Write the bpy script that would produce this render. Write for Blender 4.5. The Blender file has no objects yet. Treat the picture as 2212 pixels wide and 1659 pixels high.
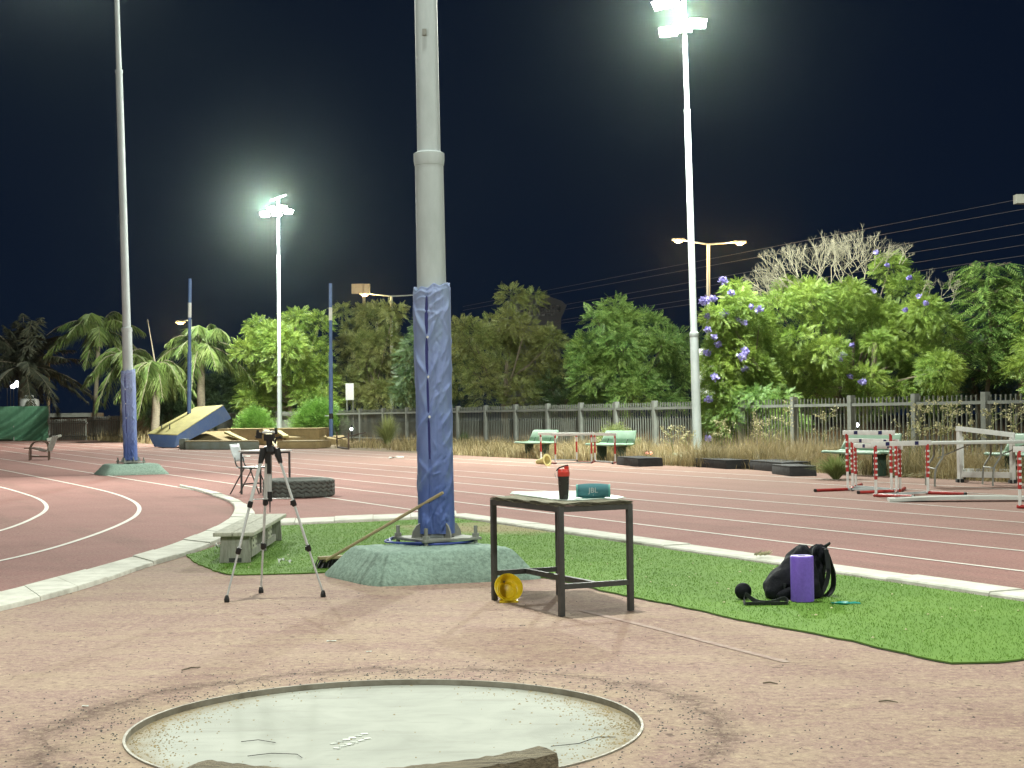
import bpy, bmesh, math, random
import numpy as np
from mathutils import Vector, Matrix
from mathutils.geometry import tessellate_polygon
random.seed(7)
RNG = np.random.default_rng(11)
S = bpy.context.scene
COL = S.collection
R = math.radians
PI = math.pi

# ---------------------------------------------------------------- camera (solved from the lane lines and the throwing circle)
FPX, CAMH, ROLL = 3267.0, 1.2976, 0.0133
PITCH = math.atan((894.5 - 829.5) / FPX)
F0 = Vector((0, math.cos(PITCH), math.sin(PITCH)))
U0 = Vector((0, -math.sin(PITCH), math.cos(PITCH)))
R0 = Vector((1, 0, 0))
CR = R0 * math.cos(ROLL) - U0 * math.sin(ROLL)
CU = U0 * math.cos(ROLL) + R0 * math.sin(ROLL)
EYE = Vector((0, 0, CAMH))

def ray(px, py):
    return F0 + CR * ((px - 1106) / FPX) - CU * ((py - 829.5) / FPX)
def G(px, py, z=0.0):                     # point of the level z seen at a photo position
    d = ray(px, py)
    return EYE + d * ((z - CAMH) / d.z)
def P(px, py, Y):                         # point at the distance Y
    d = ray(px, py)
    return EYE + d * (Y / d.y)
TH = 0.4326
TU = Vector((-math.sin(TH), math.cos(TH), 0))     # along the straight
TN = Vector((math.cos(TH), math.sin(TH), 0))      # across it
def LN(w, t, z=0.0):
    v = TN * w + TU * t
    return Vector((v.x, v.y, z))
def onw(px, w, z=0.0):
    r = (px - 1106) / FPX
    Y = w / (TN.x * r + TN.y)
    return Vector((r * Y, Y, z))
def tof(p):
    return p.x * TU.x + p.y * TU.y

cam = bpy.data.cameras.new('camera')
camo = bpy.data.objects.new('camera', cam)
COL.objects.link(camo)
m = Matrix((CR, CU, -F0)).transposed().to_4x4()
m.translation = EYE
camo.matrix_world = m
cam.sensor_width = 36
cam.lens = FPX / 2212 * 36
cam.clip_end = 2000
cam.clip_start = 0.05
S.camera = camo

# ---------------------------------------------------------------- mesh builder
class MB:
    def __init__(s):
        s.v = []; s.f = []
    def add(s, vs, fs):
        o = len(s.v)
        s.v += [tuple(p) for p in vs]
        s.f += [tuple(i + o for i in f) for f in fs]
        return s
    def hexa(s, b, t):                     # four bottom, four top corners (counter-clockwise from above)
        return s.add(list(b) + list(t), [(3, 2, 1, 0), (4, 5, 6, 7), (0, 1, 5, 4), (1, 2, 6, 5), (2, 3, 7, 6), (3, 0, 4, 7)])
    def box(s, c, d, rz=0.0, rx=0.0, ry=0.0):
        M = Matrix.Translation(c) @ Matrix.Rotation(rz, 4, 'Z') @ Matrix.Rotation(ry, 4, 'Y') @ Matrix.Rotation(rx, 4, 'X')
        x, y, z = d[0] / 2, d[1] / 2, d[2] / 2
        q = [M @ Vector(p) for p in ((-x, -y, -z), (x, -y, -z), (x, y, -z), (-x, y, -z), (-x, -y, z), (x, -y, z), (x, y, z), (-x, y, z))]
        return s.hexa(q[:4], q[4:])
    def beam(s, a, b, w, h, up=(0, 0, 1)):  # rectangular bar between two points
        a = Vector(a); b = Vector(b); d = (b - a).normalized(); up = Vector(up)
        if abs(d.dot(up)) > 0.98: up = Vector((0, 1, 0))
        sx = d.cross(up).normalized() * (w / 2); sz = sx.cross(d).normalized() * (h / 2)
        return s.hexa([a - sx - sz, a + sx - sz, b + sx - sz, b - sx - sz], [a - sx + sz, a + sx + sz, b + sx + sz, b - sx + sz])
    def tube(s, pts, rad, n=8, cap=True):
        pts = [Vector(p) for p in pts]
        if not hasattr(rad, '__len__'): rad = [rad] * len(pts)
        if len(rad) != len(pts): rad = np.interp(np.linspace(0, 1, len(pts)), np.linspace(0, 1, len(rad)), rad)
        o = len(s.v); prev = None
        for i, p in enumerate(pts):
            if i == 0: d = pts[1] - pts[0]
            elif i == len(pts) - 1: d = pts[-1] - pts[-2]
            else: d = pts[i + 1] - pts[i - 1]
            d = d.normalized() if d.length > 1e-9 else Vector((0, 0, 1))
            if prev is None:
                a = Vector((0, 0, 1)) if abs(d.z) < 0.9 else Vector((1, 0, 0))
                x = d.cross(a).normalized()
            else:
                x = prev - d * prev.dot(d)
                x = x.normalized() if x.length > 1e-6 else d.orthogonal().normalized()
            prev = x; y = d.cross(x)
            for k in range(n):
                a = 2 * PI * k / n
                s.v.append(tuple(p + (x * math.cos(a) + y * math.sin(a)) * rad[i]))
        for i in range(len(pts) - 1):
            for k in range(n):
                a = o + i * n + k; b = o + i * n + (k + 1) % n
                s.f.append((a, b, b + n, a + n))
        if cap:
            s.f.append(tuple(o + k for k in reversed(range(n))))
            s.f.append(tuple(o + (len(pts) - 1) * n + k for k in range(n)))
        return s
    def lathe(s, prof, n=24, c=(0, 0, 0), M=None, close=True):
        o = len(s.v); c = Vector(c)
        for r, z in prof:
            for k in range(n):
                a = 2 * PI * k / n
                p = Vector((r * math.cos(a), r * math.sin(a), z))
                if M is not None: p = M @ p
                s.v.append(tuple(p + c))
        for i in range(len(prof) - 1):
            for k in range(n):
                a = o + i * n + k; b = o + i * n + (k + 1) % n
                s.f.append((a, b, b + n, a + n))
        if close:
            s.f.append(tuple(o + k for k in reversed(range(n))))
            s.f.append(tuple(o + (len(prof) - 1) * n + k for k in range(n)))
        return s
    def ball(s, c, r, n=20, m=12, sc=(1, 1, 1)):
        prof = [(max(1e-4, math.sin(PI * i / m)) * r, -math.cos(PI * i / m) * r) for i in range(m + 1)]
        return s.lathe(prof, n, c, Matrix.Diagonal(sc))
    def ribbon(s, pts, wid, dirs, th=0.002):   # flat strap with thickness
        pts = [Vector(p) for p in pts]; o = len(s.v)
        for i, p in enumerate(pts):
            w = Vector(dirs[i]).normalized() * (wid / 2)
            d = (pts[min(i + 1, len(pts) - 1)] - pts[max(i - 1, 0)]).normalized()
            nn = d.cross(w).normalized() * (th / 2)
            for q in (p - w - nn, p + w - nn, p + w + nn, p - w + nn): s.v.append(tuple(q))
        for i in range(len(pts) - 1):
            for k in range(4):
                a = o + i * 4 + k; b = o + i * 4 + (k + 1) % 4
                s.f.append((a, b, b + 4, a + 4))
        e = o + (len(pts) - 1) * 4
        s.f += [(o + 3, o + 2, o + 1, o), (e, e + 1, e + 2, e + 3)]
        return s
    def poly(s, loops, z):
        """flat sheet with holes"""
        lp = [[Vector((p[0], p[1], 0)) for p in l] for l in loops]
        flat = [p for l in lp for p in l]
        o = len(s.v)
        s.v += [(p.x, p.y, z) for p in flat]
        for t in tessellate_polygon(lp):
            a, b, c = (flat[i] for i in t)
            cr = (b.x - a.x) * (c.y - a.y) - (b.y - a.y) * (c.x - a.x)
            s.f.append(tuple(o + i for i in (t if cr > 0 else t[::-1])))
        return s

def rootof(o):
    while o.parent is not None: o = o.parent
    return o
def link_mesh(name, V, Fc, mat, parent=None, smooth=True, angle=38, local=False, bevel=0, bevseg=2):
    me = bpy.data.meshes.new(name)
    off = Vector((0, 0, 0))
    if parent is not None and not local: off = rootof(parent).location
    V = [(v[0] - off.x, v[1] - off.y, v[2] - off.z) for v in V]
    me.from_pydata(V, [], Fc)
    if bevel:
        bm = bmesh.new(); bm.from_mesh(me)
        es = [e for e in bm.edges if len(e.link_faces) == 2 and e.calc_face_angle(0) > 0.5]
        bmesh.ops.bevel(bm, geom=es, offset=bevel, segments=bevseg, profile=0.6, affect='EDGES', clamp_overlap=True)
        bm.to_mesh(me); bm.free()
    me.validate()
    me.materials.append(mat)
    if smooth and len(me.polygons):
        me.polygons.foreach_set('use_smooth', [True] * len(me.polygons))
        me.set_sharp_from_angle(angle=R(angle))
    o = bpy.data.objects.new(name, me)
    COL.objects.link(o)
    if parent is not None: o.parent = parent
    return o
def part(name, mb, mat, parent, **k):
    return link_mesh(name, mb.v, mb.f, mat, parent, **k)
def big_mesh(name, V, quads, mat, parent=None, n=4, smooth=False):
    """numpy mesh: V (N,3), quads (M,n)"""
    me = bpy.data.meshes.new(name)
    if parent is not None:
        V = V - np.array(rootof(parent).location)
    me.vertices.add(len(V)); me.vertices.foreach_set('co', np.ascontiguousarray(V, dtype=np.float32).ravel())
    q = np.ascontiguousarray(quads, dtype=np.int32)
    me.loops.add(q.size); me.loops.foreach_set('vertex_index', q.ravel())
    me.polygons.add(len(q))
    me.polygons.foreach_set('loop_start', np.arange(0, q.size, n, dtype=np.int32))
    if smooth: me.polygons.foreach_set('use_smooth', [True] * len(q))
    me.update(calc_edges=True)
    me.materials.append(mat)
    o = bpy.data.objects.new(name, me); COL.objects.link(o)
    if parent is not None: o.parent = parent
    return o
def tag(o, label, cat, group=None):
    o['label'] = label; o['category'] = cat
    if group: o['group'] = group
    return o
def thing(name, label, cat, loc=(0, 0, 0), rz=0, group=None):
    o = bpy.data.objects.new(name, None); COL.objects.link(o)
    o.empty_display_size = 0.2
    o.location = loc; o.rotation_euler = (0, 0, rz)
    return tag(o, label, cat, group)
def struct(name, mb, mat, kind='structure', **k):
    o = link_mesh(name, mb.v, mb.f, mat, None, **k); o['kind'] = kind
    return o
def copy_tree(o, parent=None):
    kids = list(o.children)
    c = o.copy(); COL.objects.link(c)
    if parent is not None: c.parent = parent
    for k in kids: copy_tree(k, c)
    return c

# ---------------------------------------------------------------- materials
def newmat(name):
    mt = bpy.data.materials.new(name); mt.use_nodes = True
    nt = mt.node_tree; b = nt.nodes['Principled BSDF']
    return mt, nt, b
def N(nt, typ, **k):
    n = nt.nodes.new(typ)
    for a, v in k.items():
        if a in n.inputs: n.inputs[a].default_value = v
        else: setattr(n, a, v)
    return n
def noise(nt, scale, detail=6, rough=0.6, coord=None, dist=0.0):
    n = N(nt, 'ShaderNodeTexNoise')
    n.inputs['Scale'].default_value = scale; n.inputs['Detail'].default_value = detail
    n.inputs['Roughness'].default_value = rough; n.inputs['Distortion'].default_value = dist
    if coord is not None: nt.links.new(coord, n.inputs['Vector'])
    return n.outputs['Fac']
def ramp(nt, src, a, b, lo=0.0, hi=1.0):
    n = N(nt, 'ShaderNodeMapRange'); n.clamp = True
    nt.links.new(src, n.inputs['Value'])
    for k, v in (('From Min', a), ('From Max', b), ('To Min', lo), ('To Max', hi)): n.inputs[k].default_value = v
    return n.outputs['Result']
def mixc(nt, fac, a, b):
    n = N(nt, 'ShaderNodeMix'); n.data_type = 'RGBA'
    for i, x in ((6, a), (7, b)):
        if isinstance(x, (tuple, list)): n.inputs[i].default_value = (*x, 1)
        else: nt.links.new(x, n.inputs[i])
    if isinstance(fac, float): n.inputs[0].default_value = fac
    else: nt.links.new(fac, n.inputs[0])
    return n.outputs[2]
def math_(nt, op, a, b=None, c=None):
    n = N(nt, 'ShaderNodeMath', operation=op)
    for i, x in enumerate((a, b, c)):
        if x is None: continue
        if isinstance(x, (int, float)): n.inputs[i].default_value = x
        else: nt.links.new(x, n.inputs[i])
    return n.outputs[0]
def coords(nt, kind='Object', scale=None):
    t = N(nt, 'ShaderNodeTexCoord').outputs[kind]
    if scale:
        mp = N(nt, 'ShaderNodeMapping'); mp.inputs['Scale'].default_value = scale
        nt.links.new(t, mp.inputs['Vector']); t = mp.outputs['Vector']
    return t
def bump(nt, b, h, strength=0.3, dist=0.01):
    n = N(nt, 'ShaderNodeBump'); n.inputs['Strength'].default_value = strength; n.inputs['Distance'].default_value = dist
    nt.links.new(h, n.inputs['Height']); nt.links.new(n.outputs['Normal'], b.inputs['Normal'])
def simple(name, col, col2=None, rough=0.6, scale=8.0, metal=0.0, bmp=0.0, bscale=40.0, stretch=None, lo=0.35, hi=0.7, spec=0.4, alpha=None, bdist=0.01):
    mt, nt, b = newmat(name)
    c = coords(nt, 'Object', stretch)
    if col2 is None: col2 = tuple(x * 0.75 for x in col)
    f = ramp(nt, noise(nt, scale, 7, 0.65, c), lo, hi)
    nt.links.new(mixc(nt, f, col, col2), b.inputs['Base Color'])
    rr = ramp(nt, noise(nt, scale * 2.3, 4, 0.6, c), 0.3, 0.7, max(0.05, rough - 0.1), min(1, rough + 0.1))
    nt.links.new(rr, b.inputs['Roughness'])
    b.inputs['Metallic'].default_value = metal
    b.inputs['Specular IOR Level'].default_value = spec
    if bmp: bump(nt, b, noise(nt, bscale, 6, 0.7, c), bmp, bdist)
    return mt
def emis(name, col, strength):
    mt, nt, b = newmat(name)
    b.inputs['Base Color'].default_value = (0.8, 0.8, 0.8, 1)
    b.inputs['Emission Color'].default_value = (*col, 1); b.inputs['Emission Strength'].default_value = strength
    return mt
def leafmat(name, c1, c2, c3, trans=0.35, nscale=0.7):
    mt = bpy.data.materials.new(name); mt.use_nodes = True
    nt = mt.node_tree; nt.nodes.clear()
    out = N(nt, 'ShaderNodeOutputMaterial')
    isl = N(nt, 'ShaderNodeNewGeometry').outputs['Random Per Island']
    c = coords(nt, 'Object')
    big = ramp(nt, noise(nt, nscale, 3, 0.5, c), 0.38, 0.62)
    a = mixc(nt, big, c1, c2)
    a = mixc(nt, ramp(nt, isl, 0.72, 1.0, 0, 0.8), a, c3)
    hv = N(nt, 'ShaderNodeHueSaturation'); nt.links.new(a, hv.inputs['Color'])
    nt.links.new(ramp(nt, isl, 0, 0.7, 0.65, 1.25), hv.inputs['Value'])
    d = N(nt, 'ShaderNodeBsdfDiffuse'); t = N(nt, 'ShaderNodeBsdfTranslucent'); g = N(nt, 'ShaderNodeBsdfGlossy'); g.inputs['Roughness'].default_value = 0.55
    nt.links.new(hv.outputs[0], d.inputs['Color']); nt.links.new(hv.outputs[0], t.inputs['Color'])
    m1 = N(nt, 'ShaderNodeMixShader'); m1.inputs[0].default_value = trans
    nt.links.new(d.outputs[0], m1.inputs[1]); nt.links.new(t.outputs[0], m1.inputs[2])
    m2 = N(nt, 'ShaderNodeMixShader'); m2.inputs[0].default_value = 0.04
    nt.links.new(m1.outputs[0], m2.inputs[1]); nt.links.new(g.outputs[0], m2.inputs[2])
    nt.links.new(m2.outputs[0], out.inputs['Surface'])
    return mt
M = {}
CC = Vector((-0.5434, 6.3628, 0))      # throwing circle
CRAD = 1.0675

def ground_mat(name, base, dark, sand, sandamt, grain, circle=False, lanes=False):
    mt, nt, b = newmat(name)
    c = coords(nt, 'Object')
    g1 = noise(nt, grain, 3, 0.8, c)                      # rubber grain
    g2 = noise(nt, 0.55, 7, 0.62, c, 0.6)                 # large patches
    g3 = noise(nt, 2.6, 8, 0.7, c, 0.3)
    sx = coords(nt, 'Object', (0.35, 2.2, 1))
    g4 = noise(nt, 1.6, 7, 0.66, sx)                      # scuff streaks
    col = mixc(nt, ramp(nt, g2, 0.35, 0.68), base, dark)
    s = math_(nt, 'MULTIPLY', ramp(nt, math_(nt, 'ADD', math_(nt, 'MULTIPLY', g3, 0.5), math_(nt, 'MULTIPLY', g4, 0.5)), 0.45, 0.66), sandamt)
    if circle:
        geo = N(nt, 'ShaderNodeVectorMath', operation='DISTANCE'); nt.links.new(c, geo.inputs[0]); geo.inputs[1].default_value = (CC.x, CC.y, 0)
        dd = math_(nt, 'ADD', geo.outputs['Value'], math_(nt, 'MULTIPLY', math_(nt, 'SUBTRACT', g3, 0.5), 0.55))
        near = ramp(nt, dd, CRAD + 0.55, CRAD + 0.1, 0, 0.75)
        s = math_(nt, 'MAXIMUM', s, math_(nt, 'MULTIPLY', near, ramp(nt, g3, 0.36, 0.6)))
    col = mixc(nt, s, col, sand)
    if circle:                                            # broken edge of the old rubber, a worn ring
        ringd = math_(nt, 'ABSOLUTE', math_(nt, 'SUBTRACT', dd, CRAD + 0.33))
        crack = math_(nt, 'MAXIMUM', math_(nt, 'MULTIPLY', ramp(nt, ringd, 0.0, 0.13, 1, 0), ramp(nt, noise(nt, 4, 6, 0.75, c), 0.40, 0.58)), ramp(nt, ringd, 0.006, 0.022, 0.9, 0))
        col = mixc(nt, math_(nt, 'MULTIPLY', crack, 0.85), col, (0.10, 0.058, 0.05))
    if lanes:
        dt = N(nt, 'ShaderNodeVectorMath', operation='DOT_PRODUCT'); nt.links.new(c, dt.inputs[0]); dt.inputs[1].default_value = tuple(TN)
        wv = math_(nt, 'ADD', dt.outputs['Value'], math_(nt, 'MULTIPLY', math_(nt, 'SUBTRACT', g2, 0.5), 7.0))
        col = mixc(nt, ramp(nt, wv, 9.0, 17.5, 0, 0.85), col, (0.31, 0.205, 0.165))
        al = N(nt, 'ShaderNodeVectorMath', operation='DOT_PRODUCT'); nt.links.new(c, al.inputs[0]); al.inputs[1].default_value = tuple(TU)
        cb = N(nt, 'ShaderNodeCombineXYZ'); nt.links.new(math_(nt, 'MULTIPLY', dt.outputs['Value'], 1.6), cb.inputs[0]); nt.links.new(math_(nt, 'MULTIPLY', al.outputs['Value'], 0.16), cb.inputs[1])
        stk = noise(nt, 1.0, 6, 0.6, cb.outputs[0])
        col = mixc(nt, ramp(nt, stk, 0.50, 0.72, 0, 0.55), col, (0.19, 0.115, 0.095))
    # grains: light sand and dark crumb
    col = mixc(nt, ramp(nt, g1, 0.54, 0.72, 0, 0.6), col, tuple(min(1, x * 1.5) for x in sand))
    col = mixc(nt, ramp(nt, g1, 0.44, 0.30, 0, 0.55), col, tuple(x * 0.35 for x in dark))
    gm = noise(nt, grain * .30, 4, 0.75, c)
    col = mixc(nt, ramp(nt, gm, 0.53, 0.68, 0, 0.55), col, tuple(min(1, x * 1.35) for x in sand))
    col = mixc(nt, ramp(nt, gm, 0.47, 0.33, 0, 0.6), col, tuple(x * 0.45 for x in dark))
    g5 = noise(nt, 14, 3, 0.5, c)
    col = mixc(nt, ramp(nt, g5, 0.66, 0.72, 0, 0.7), col, tuple(x * 0.3 for x in dark))
    nt.links.new(col, b.inputs['Base Color'])
    b.inputs['Roughness'].default_value = 0.9; b.inputs['Specular IOR Level'].default_value = 0.2
    h = math_(nt, 'ADD', math_(nt, 'MULTIPLY', g1, 0.5), math_(nt, 'MULTIPLY', g3, 1.2))
    bump(nt, b, h, 0.55, 0.012)
    return mt
M['apron'] = ground_mat('worn_rubber', (0.335, 0.225, 0.192), (0.275, 0.172, 0.148), (0.42, 0.33, 0.225), 0.7, 75, True)
M['track'] = ground_mat('red_rubber', (0.355, 0.178, 0.163), (0.295, 0.145, 0.133), (0.37, 0.25, 0.205), 0.30, 120, lanes=True)
M['dirt'] = ground_mat('dry_dirt', (0.22, 0.16, 0.10), (0.15, 0.11, 0.07), (0.30, 0.23, 0.14), 0.5, 60)
def paint_mat():
    mt, nt, b = newmat('line_paint')
    c = coords(nt, 'Object')
    w = ramp(nt, noise(nt, 7, 8, 0.75, c), 0.35, 0.62)
    col = mixc(nt, w, (0.62, 0.56, 0.50), (0.80, 0.76, 0.70))
    nt.links.new(col, b.inputs['Base Color']); b.inputs['Roughness'].default_value = 0.8
    return mt
M['paint'] = paint_mat()
M['fadedpaint'] = simple('faded_line', (0.43, 0.33, 0.28), (0.345, 0.235, 0.20), 0.9, 14, lo=.35, hi=.55)
M['kerb'] = simple('whitewashed_kerb', (0.72, 0.71, 0.63), (0.50, 0.49, 0.42), 0.9, 5, bmp=0.5, bscale=35, lo=0.4, hi=0.72)
def turf_mat(name, sheet):
    mt, nt, b = newmat(name)
    c = coords(nt, 'Object')
    isl = N(nt, 'ShaderNodeNewGeometry').outputs['Random Per Island']
    f = ramp(nt, noise(nt, 1.3, 6, 0.6, c), 0.35, 0.65)
    col = mixc(nt, f, (0.118, 0.225, 0.040), (0.148, 0.265, 0.050))
    if not sheet: col = mixc(nt, ramp(nt, isl, 0.4, 1.0, 0, 0.45), col, (0.185, 0.30, 0.068))
    # threadbare sandy patch behind the mast
    dn = N(nt, 'ShaderNodeVectorMath', operation='DISTANCE')
    mp = N(nt, 'ShaderNodeMapping'); mp.inputs['Scale'].default_value = (0.75, 1.0, 1)
    nt.links.new(c, mp.inputs['Vector']); nt.links.new(mp.outputs[0], dn.inputs[0])
    q = G(1090, 1142); dn.inputs[1].default_value = (q.x * 0.75, q.y, 0)
    dd = math_(nt, 'ADD', dn.outputs['Value'], math_(nt, 'MULTIPLY', math_(nt, 'SUBTRACT', noise(nt, 1.8, 6, 0.7, c), 0.5), 1.9))
    col = mixc(nt, ramp(nt, dd, 1.15, 0.45, 0, 0.9), col, (0.30, 0.25, 0.13))
    nt.links.new(col, b.inputs['Base Color']); b.inputs['Roughness'].default_value = 0.85; b.inputs['Specular IOR Level'].default_value = 0.12
    if not sheet:
        t = N(nt, 'ShaderNodeBsdfTranslucent'); nt.links.new(col, t.inputs['Color']); ms = N(nt, 'ShaderNodeMixShader'); ms.inputs[0].default_value = .5
        out = nt.nodes['Material Output']; nt.links.new(b.outputs[0], ms.inputs[1]); nt.links.new(t.outputs[0], ms.inputs[2]); nt.links.new(ms.outputs[0], out.inputs['Surface'])
    return mt
M['turf'] = turf_mat('plastic_turf_backing', True)
M['blade'] = turf_mat('plastic_turf_blades', False)
def conc_mat():
    mt, nt, b = newmat('circle_concrete')
    c = coords(nt, 'Object')
    a = ramp(nt, noise(nt, 2.2, 8, 0.62, c, 0.8), 0.35, 0.7)
    col = mixc(nt, a, (0.375, 0.385, 0.335), (0.27, 0.28, 0.24))
    st = noise(nt, 3.0, 8, 0.7, coords(nt, 'Object', (0.5, 3, 1)))
    col = mixc(nt, ramp(nt, st, 0.52, 0.72, 0, 0.7), col, (0.22, 0.225, 0.19))
    dn = N(nt, 'ShaderNodeVectorMath', operation='DISTANCE'); nt.links.new(c, dn.inputs[0]); dn.inputs[1].default_value = (0, 0, -0.02)
    sep = N(nt, 'ShaderNodeSeparateXYZ'); nt.links.new(c, sep.inputs[0])
    side = ramp(nt, math_(nt, 'ABSOLUTE', sep.outputs[0]), 0.5, 0.95)
    dd = math_(nt, 'ADD', dn.outputs['Value'], math_(nt, 'MULTIPLY', math_(nt, 'SUBTRACT', noise(nt, 6, 7, 0.75, c), 0.5), 0.32))
    edge = math_(nt, 'MULTIPLY', ramp(nt, dd, CRAD - 0.17, CRAD - 0.03), side)
    col = mixc(nt, edge, col, (0.24, 0.19, 0.115))
    nt.links.new(col, b.inputs['Base Color']); b.inputs['Roughness'].default_value = 0.75
    bump(nt, b, noise(nt, 90, 5, 0.7, c), 0.15, 0.004)
    return mt
M['circle'] = conc_mat()
M['ring'] = simple('steel_ring', (0.34, 0.315, 0.26), (0.20, 0.175, 0.135), 0.6, 9, metal=0.2)
M['oldwood'] = simple('weathered_wood', (0.36, 0.30, 0.20), (0.10, 0.08, 0.055), 0.85, 4, bmp=1.0, bscale=7, stretch=(1.2, 22, 26), lo=0.4, hi=0.68, bdist=0.02)
M['benchwood'] = simple('grey_bench_wood', (0.52, 0.51, 0.42), (0.30, 0.29, 0.235), 0.85, 5, bmp=0.5, bscale=12, stretch=(9, 1.2, 3), lo=0.42, hi=0.75)
M['benchpanel'] = simple('grey_bench_board', (0.36, 0.355, 0.31), (0.20, 0.19, 0.16), 0.85, 5, bmp=0.4, bscale=12, stretch=(9, 9, 1.2), lo=0.45, hi=0.75)
M['galv'] = simple('galvanised_steel', (0.505, 0.565, 0.57), (0.39, 0.44, 0.44), 0.6, 3.5, metal=0.05, bmp=0.1, stretch=(1, 1, 0.35))
M['greysteel'] = simple('dull_steel', (0.30, 0.31, 0.28), (0.20, 0.205, 0.185), 0.6, 9, metal=0.3)
M['darksteel'] = simple('dark_painted_steel', (0.068, 0.069, 0.067), (0.045, 0.046, 0.044), 0.5, 14, bmp=0.1)
M['footing'] = simple('green_painted_concrete', (0.31, 0.43, 0.355), (0.18, 0.26, 0.215), 0.9, 32, bmp=1.0, bscale=45, lo=0.38, hi=0.66)
M['black'] = simple('black_plastic', (0.018, 0.018, 0.019), (0.012, 0.012, 0.013), 0.42, 10)
M['rubber'] = simple('black_rubber', (0.035, 0.036, 0.037), (0.022, 0.022, 0.023), 0.75, 6, bmp=0.3)
M['alu'] = simple('aluminium', (0.60, 0.62, 0.61), (0.48, 0.50, 0.495), 0.42, 6, metal=0.15)
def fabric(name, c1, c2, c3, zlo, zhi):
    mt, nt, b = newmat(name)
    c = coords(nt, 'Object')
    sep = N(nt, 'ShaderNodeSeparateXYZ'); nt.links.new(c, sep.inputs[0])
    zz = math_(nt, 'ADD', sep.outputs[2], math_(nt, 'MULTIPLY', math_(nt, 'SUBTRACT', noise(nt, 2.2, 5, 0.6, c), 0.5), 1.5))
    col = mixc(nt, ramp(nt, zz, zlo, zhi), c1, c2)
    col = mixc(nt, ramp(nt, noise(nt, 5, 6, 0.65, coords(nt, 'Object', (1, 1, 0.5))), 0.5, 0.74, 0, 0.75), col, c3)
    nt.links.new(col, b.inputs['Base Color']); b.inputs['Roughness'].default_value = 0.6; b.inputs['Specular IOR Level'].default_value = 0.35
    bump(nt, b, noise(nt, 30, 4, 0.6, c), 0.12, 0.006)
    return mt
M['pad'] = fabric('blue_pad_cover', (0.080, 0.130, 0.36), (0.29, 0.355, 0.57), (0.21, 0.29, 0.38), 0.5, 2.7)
M['seam'] = simple('dark_blue_seam', (0.03, 0.035, 0.17), None, 0.7)
M['cable'] = simple('blue_cable', (0.05, 0.08, 0.32), None, 0.5)
M['white'] = simple('white_paint', (0.72, 0.73, 0.70), (0.6, 0.61, 0.58), 0.5, 9)
M['whiteplastic'] = simple('white_plastic', (0.60, 0.65, 0.66), (0.5, 0.54, 0.55), 0.4, 6)
M['red'] = simple('red_paint', (0.45, 0.035, 0.03), (0.33, 0.025, 0.022), 0.45, 9)
M['darkred'] = simple('dark_red_paint', (0.20, 0.03, 0.025), (0.11, 0.018, 0.015), 0.55, 9)
M['navy'] = simple('navy_sticker', (0.015, 0.018, 0.10), None, 0.5)
M['purple'] = simple('purple_foam', (0.235, 0.13, 0.68), (0.185, 0.10, 0.58), 0.36, 60, bmp=0.25, bscale=120)
M['bag'] = simple('black_nylon', (0.010, 0.011, 0.016), (0.006, 0.006, 0.009), 0.75, 12, spec=0.15, bmp=0.6, bscale=14, bdist=0.02)
M['strap'] = simple('black_webbing', (0.030, 0.034, 0.036), (0.02, 0.022, 0.024), 0.7, 50, bmp=0.3, bscale=150)
M['teal'] = simple('teal_band', (0.02, 0.30, 0.26), None, 0.4)
M['tealmesh'] = simple('teal_speaker_cloth', (0.055, 0.185, 0.21), (0.042, 0.15, 0.17), 0.75, 130, bmp=0.35, bscale=220)
M['tealrim'] = simple('teal_rubber_rim', (0.10, 0.37, 0.33), None, 0.5)
M['logo'] = simple('pale_logo', (0.52, 0.58, 0.57), None, 0.5)
M['redlid'] = simple('red_lid_plastic', (0.62, 0.055, 0.04), (0.55, 0.045, 0.035), 0.33, 8)
M['cup'] = simple('smoke_cup', (0.035, 0.036, 0.032), (0.026, 0.026, 0.024), 0.25, 8)
M['sheet'] = simple('chipped_laminate', (0.62, 0.71, 0.64), (0.50, 0.575, 0.51), 0.5, 6, lo=0.45, hi=0.75)
M['chip'] = simple('splintered_plywood', (0.33, 0.31, 0.22), (0.13, 0.12, 0.085), 0.9, 9, bmp=0.9, bscale=26, stretch=(2, 2, 30), bdist=0.02)
def yellow_mat():
    mt, nt, b = newmat('yellow_plastic')
    c = coords(nt, 'Object')
    nt.links.new(mixc(nt, ramp(nt, noise(nt, 9, 5, 0.6, c), 0.35, 0.7), (0.75, 0.56, 0.02), (0.62, 0.44, 0.015)), b.inputs['Base Color'])
    b.inputs['Roughness'].default_value = 0.35
    b.inputs['Subsurface Weight'].default_value = 0.25; b.inputs['Subsurface Radius'].default_value = (0.05, 0.04, 0.01)
    return mt
M['yellow'] = yellow_mat()
M['palecone'] = simple('pale_yellow_plastic', (0.72, 0.64, 0.28), (0.6, 0.53, 0.22), 0.6, 8)
M['tyre'] = simple('dusty_tyre', (0.125, 0.135, 0.12), (0.07, 0.076, 0.07), 0.9, 7, bmp=0.4)
M['matblue'] = simple('blue_vinyl', (0.075, 0.14, 0.33), (0.13, 0.19, 0.30), 0.55, 1.6, bmp=0.3, bscale=3, bdist=0.06)
M['matyellow'] = simple('yellow_vinyl', (0.45, 0.40, 0.155), (0.34, 0.295, 0.12), 0.65, 2.5, bmp=0.3, bscale=3, bdist=0.05)
M['mattan'] = simple('dusty_foam', (0.33, 0.25, 0.12), (0.21, 0.155, 0.075), 0.9, 1.8, bmp=0.4, bscale=3, bdist=0.05)
M['matgrey'] = simple('grey_blue_vinyl', (0.20, 0.24, 0.22), (0.15, 0.155, 0.11), 0.75, 2.0, bmp=0.4, bscale=3, bdist=0.05)
M['bluepost'] = simple('blue_post_paint', (0.10, 0.17, 0.36), (0.08, 0.13, 0.28), 0.5, 5)
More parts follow.
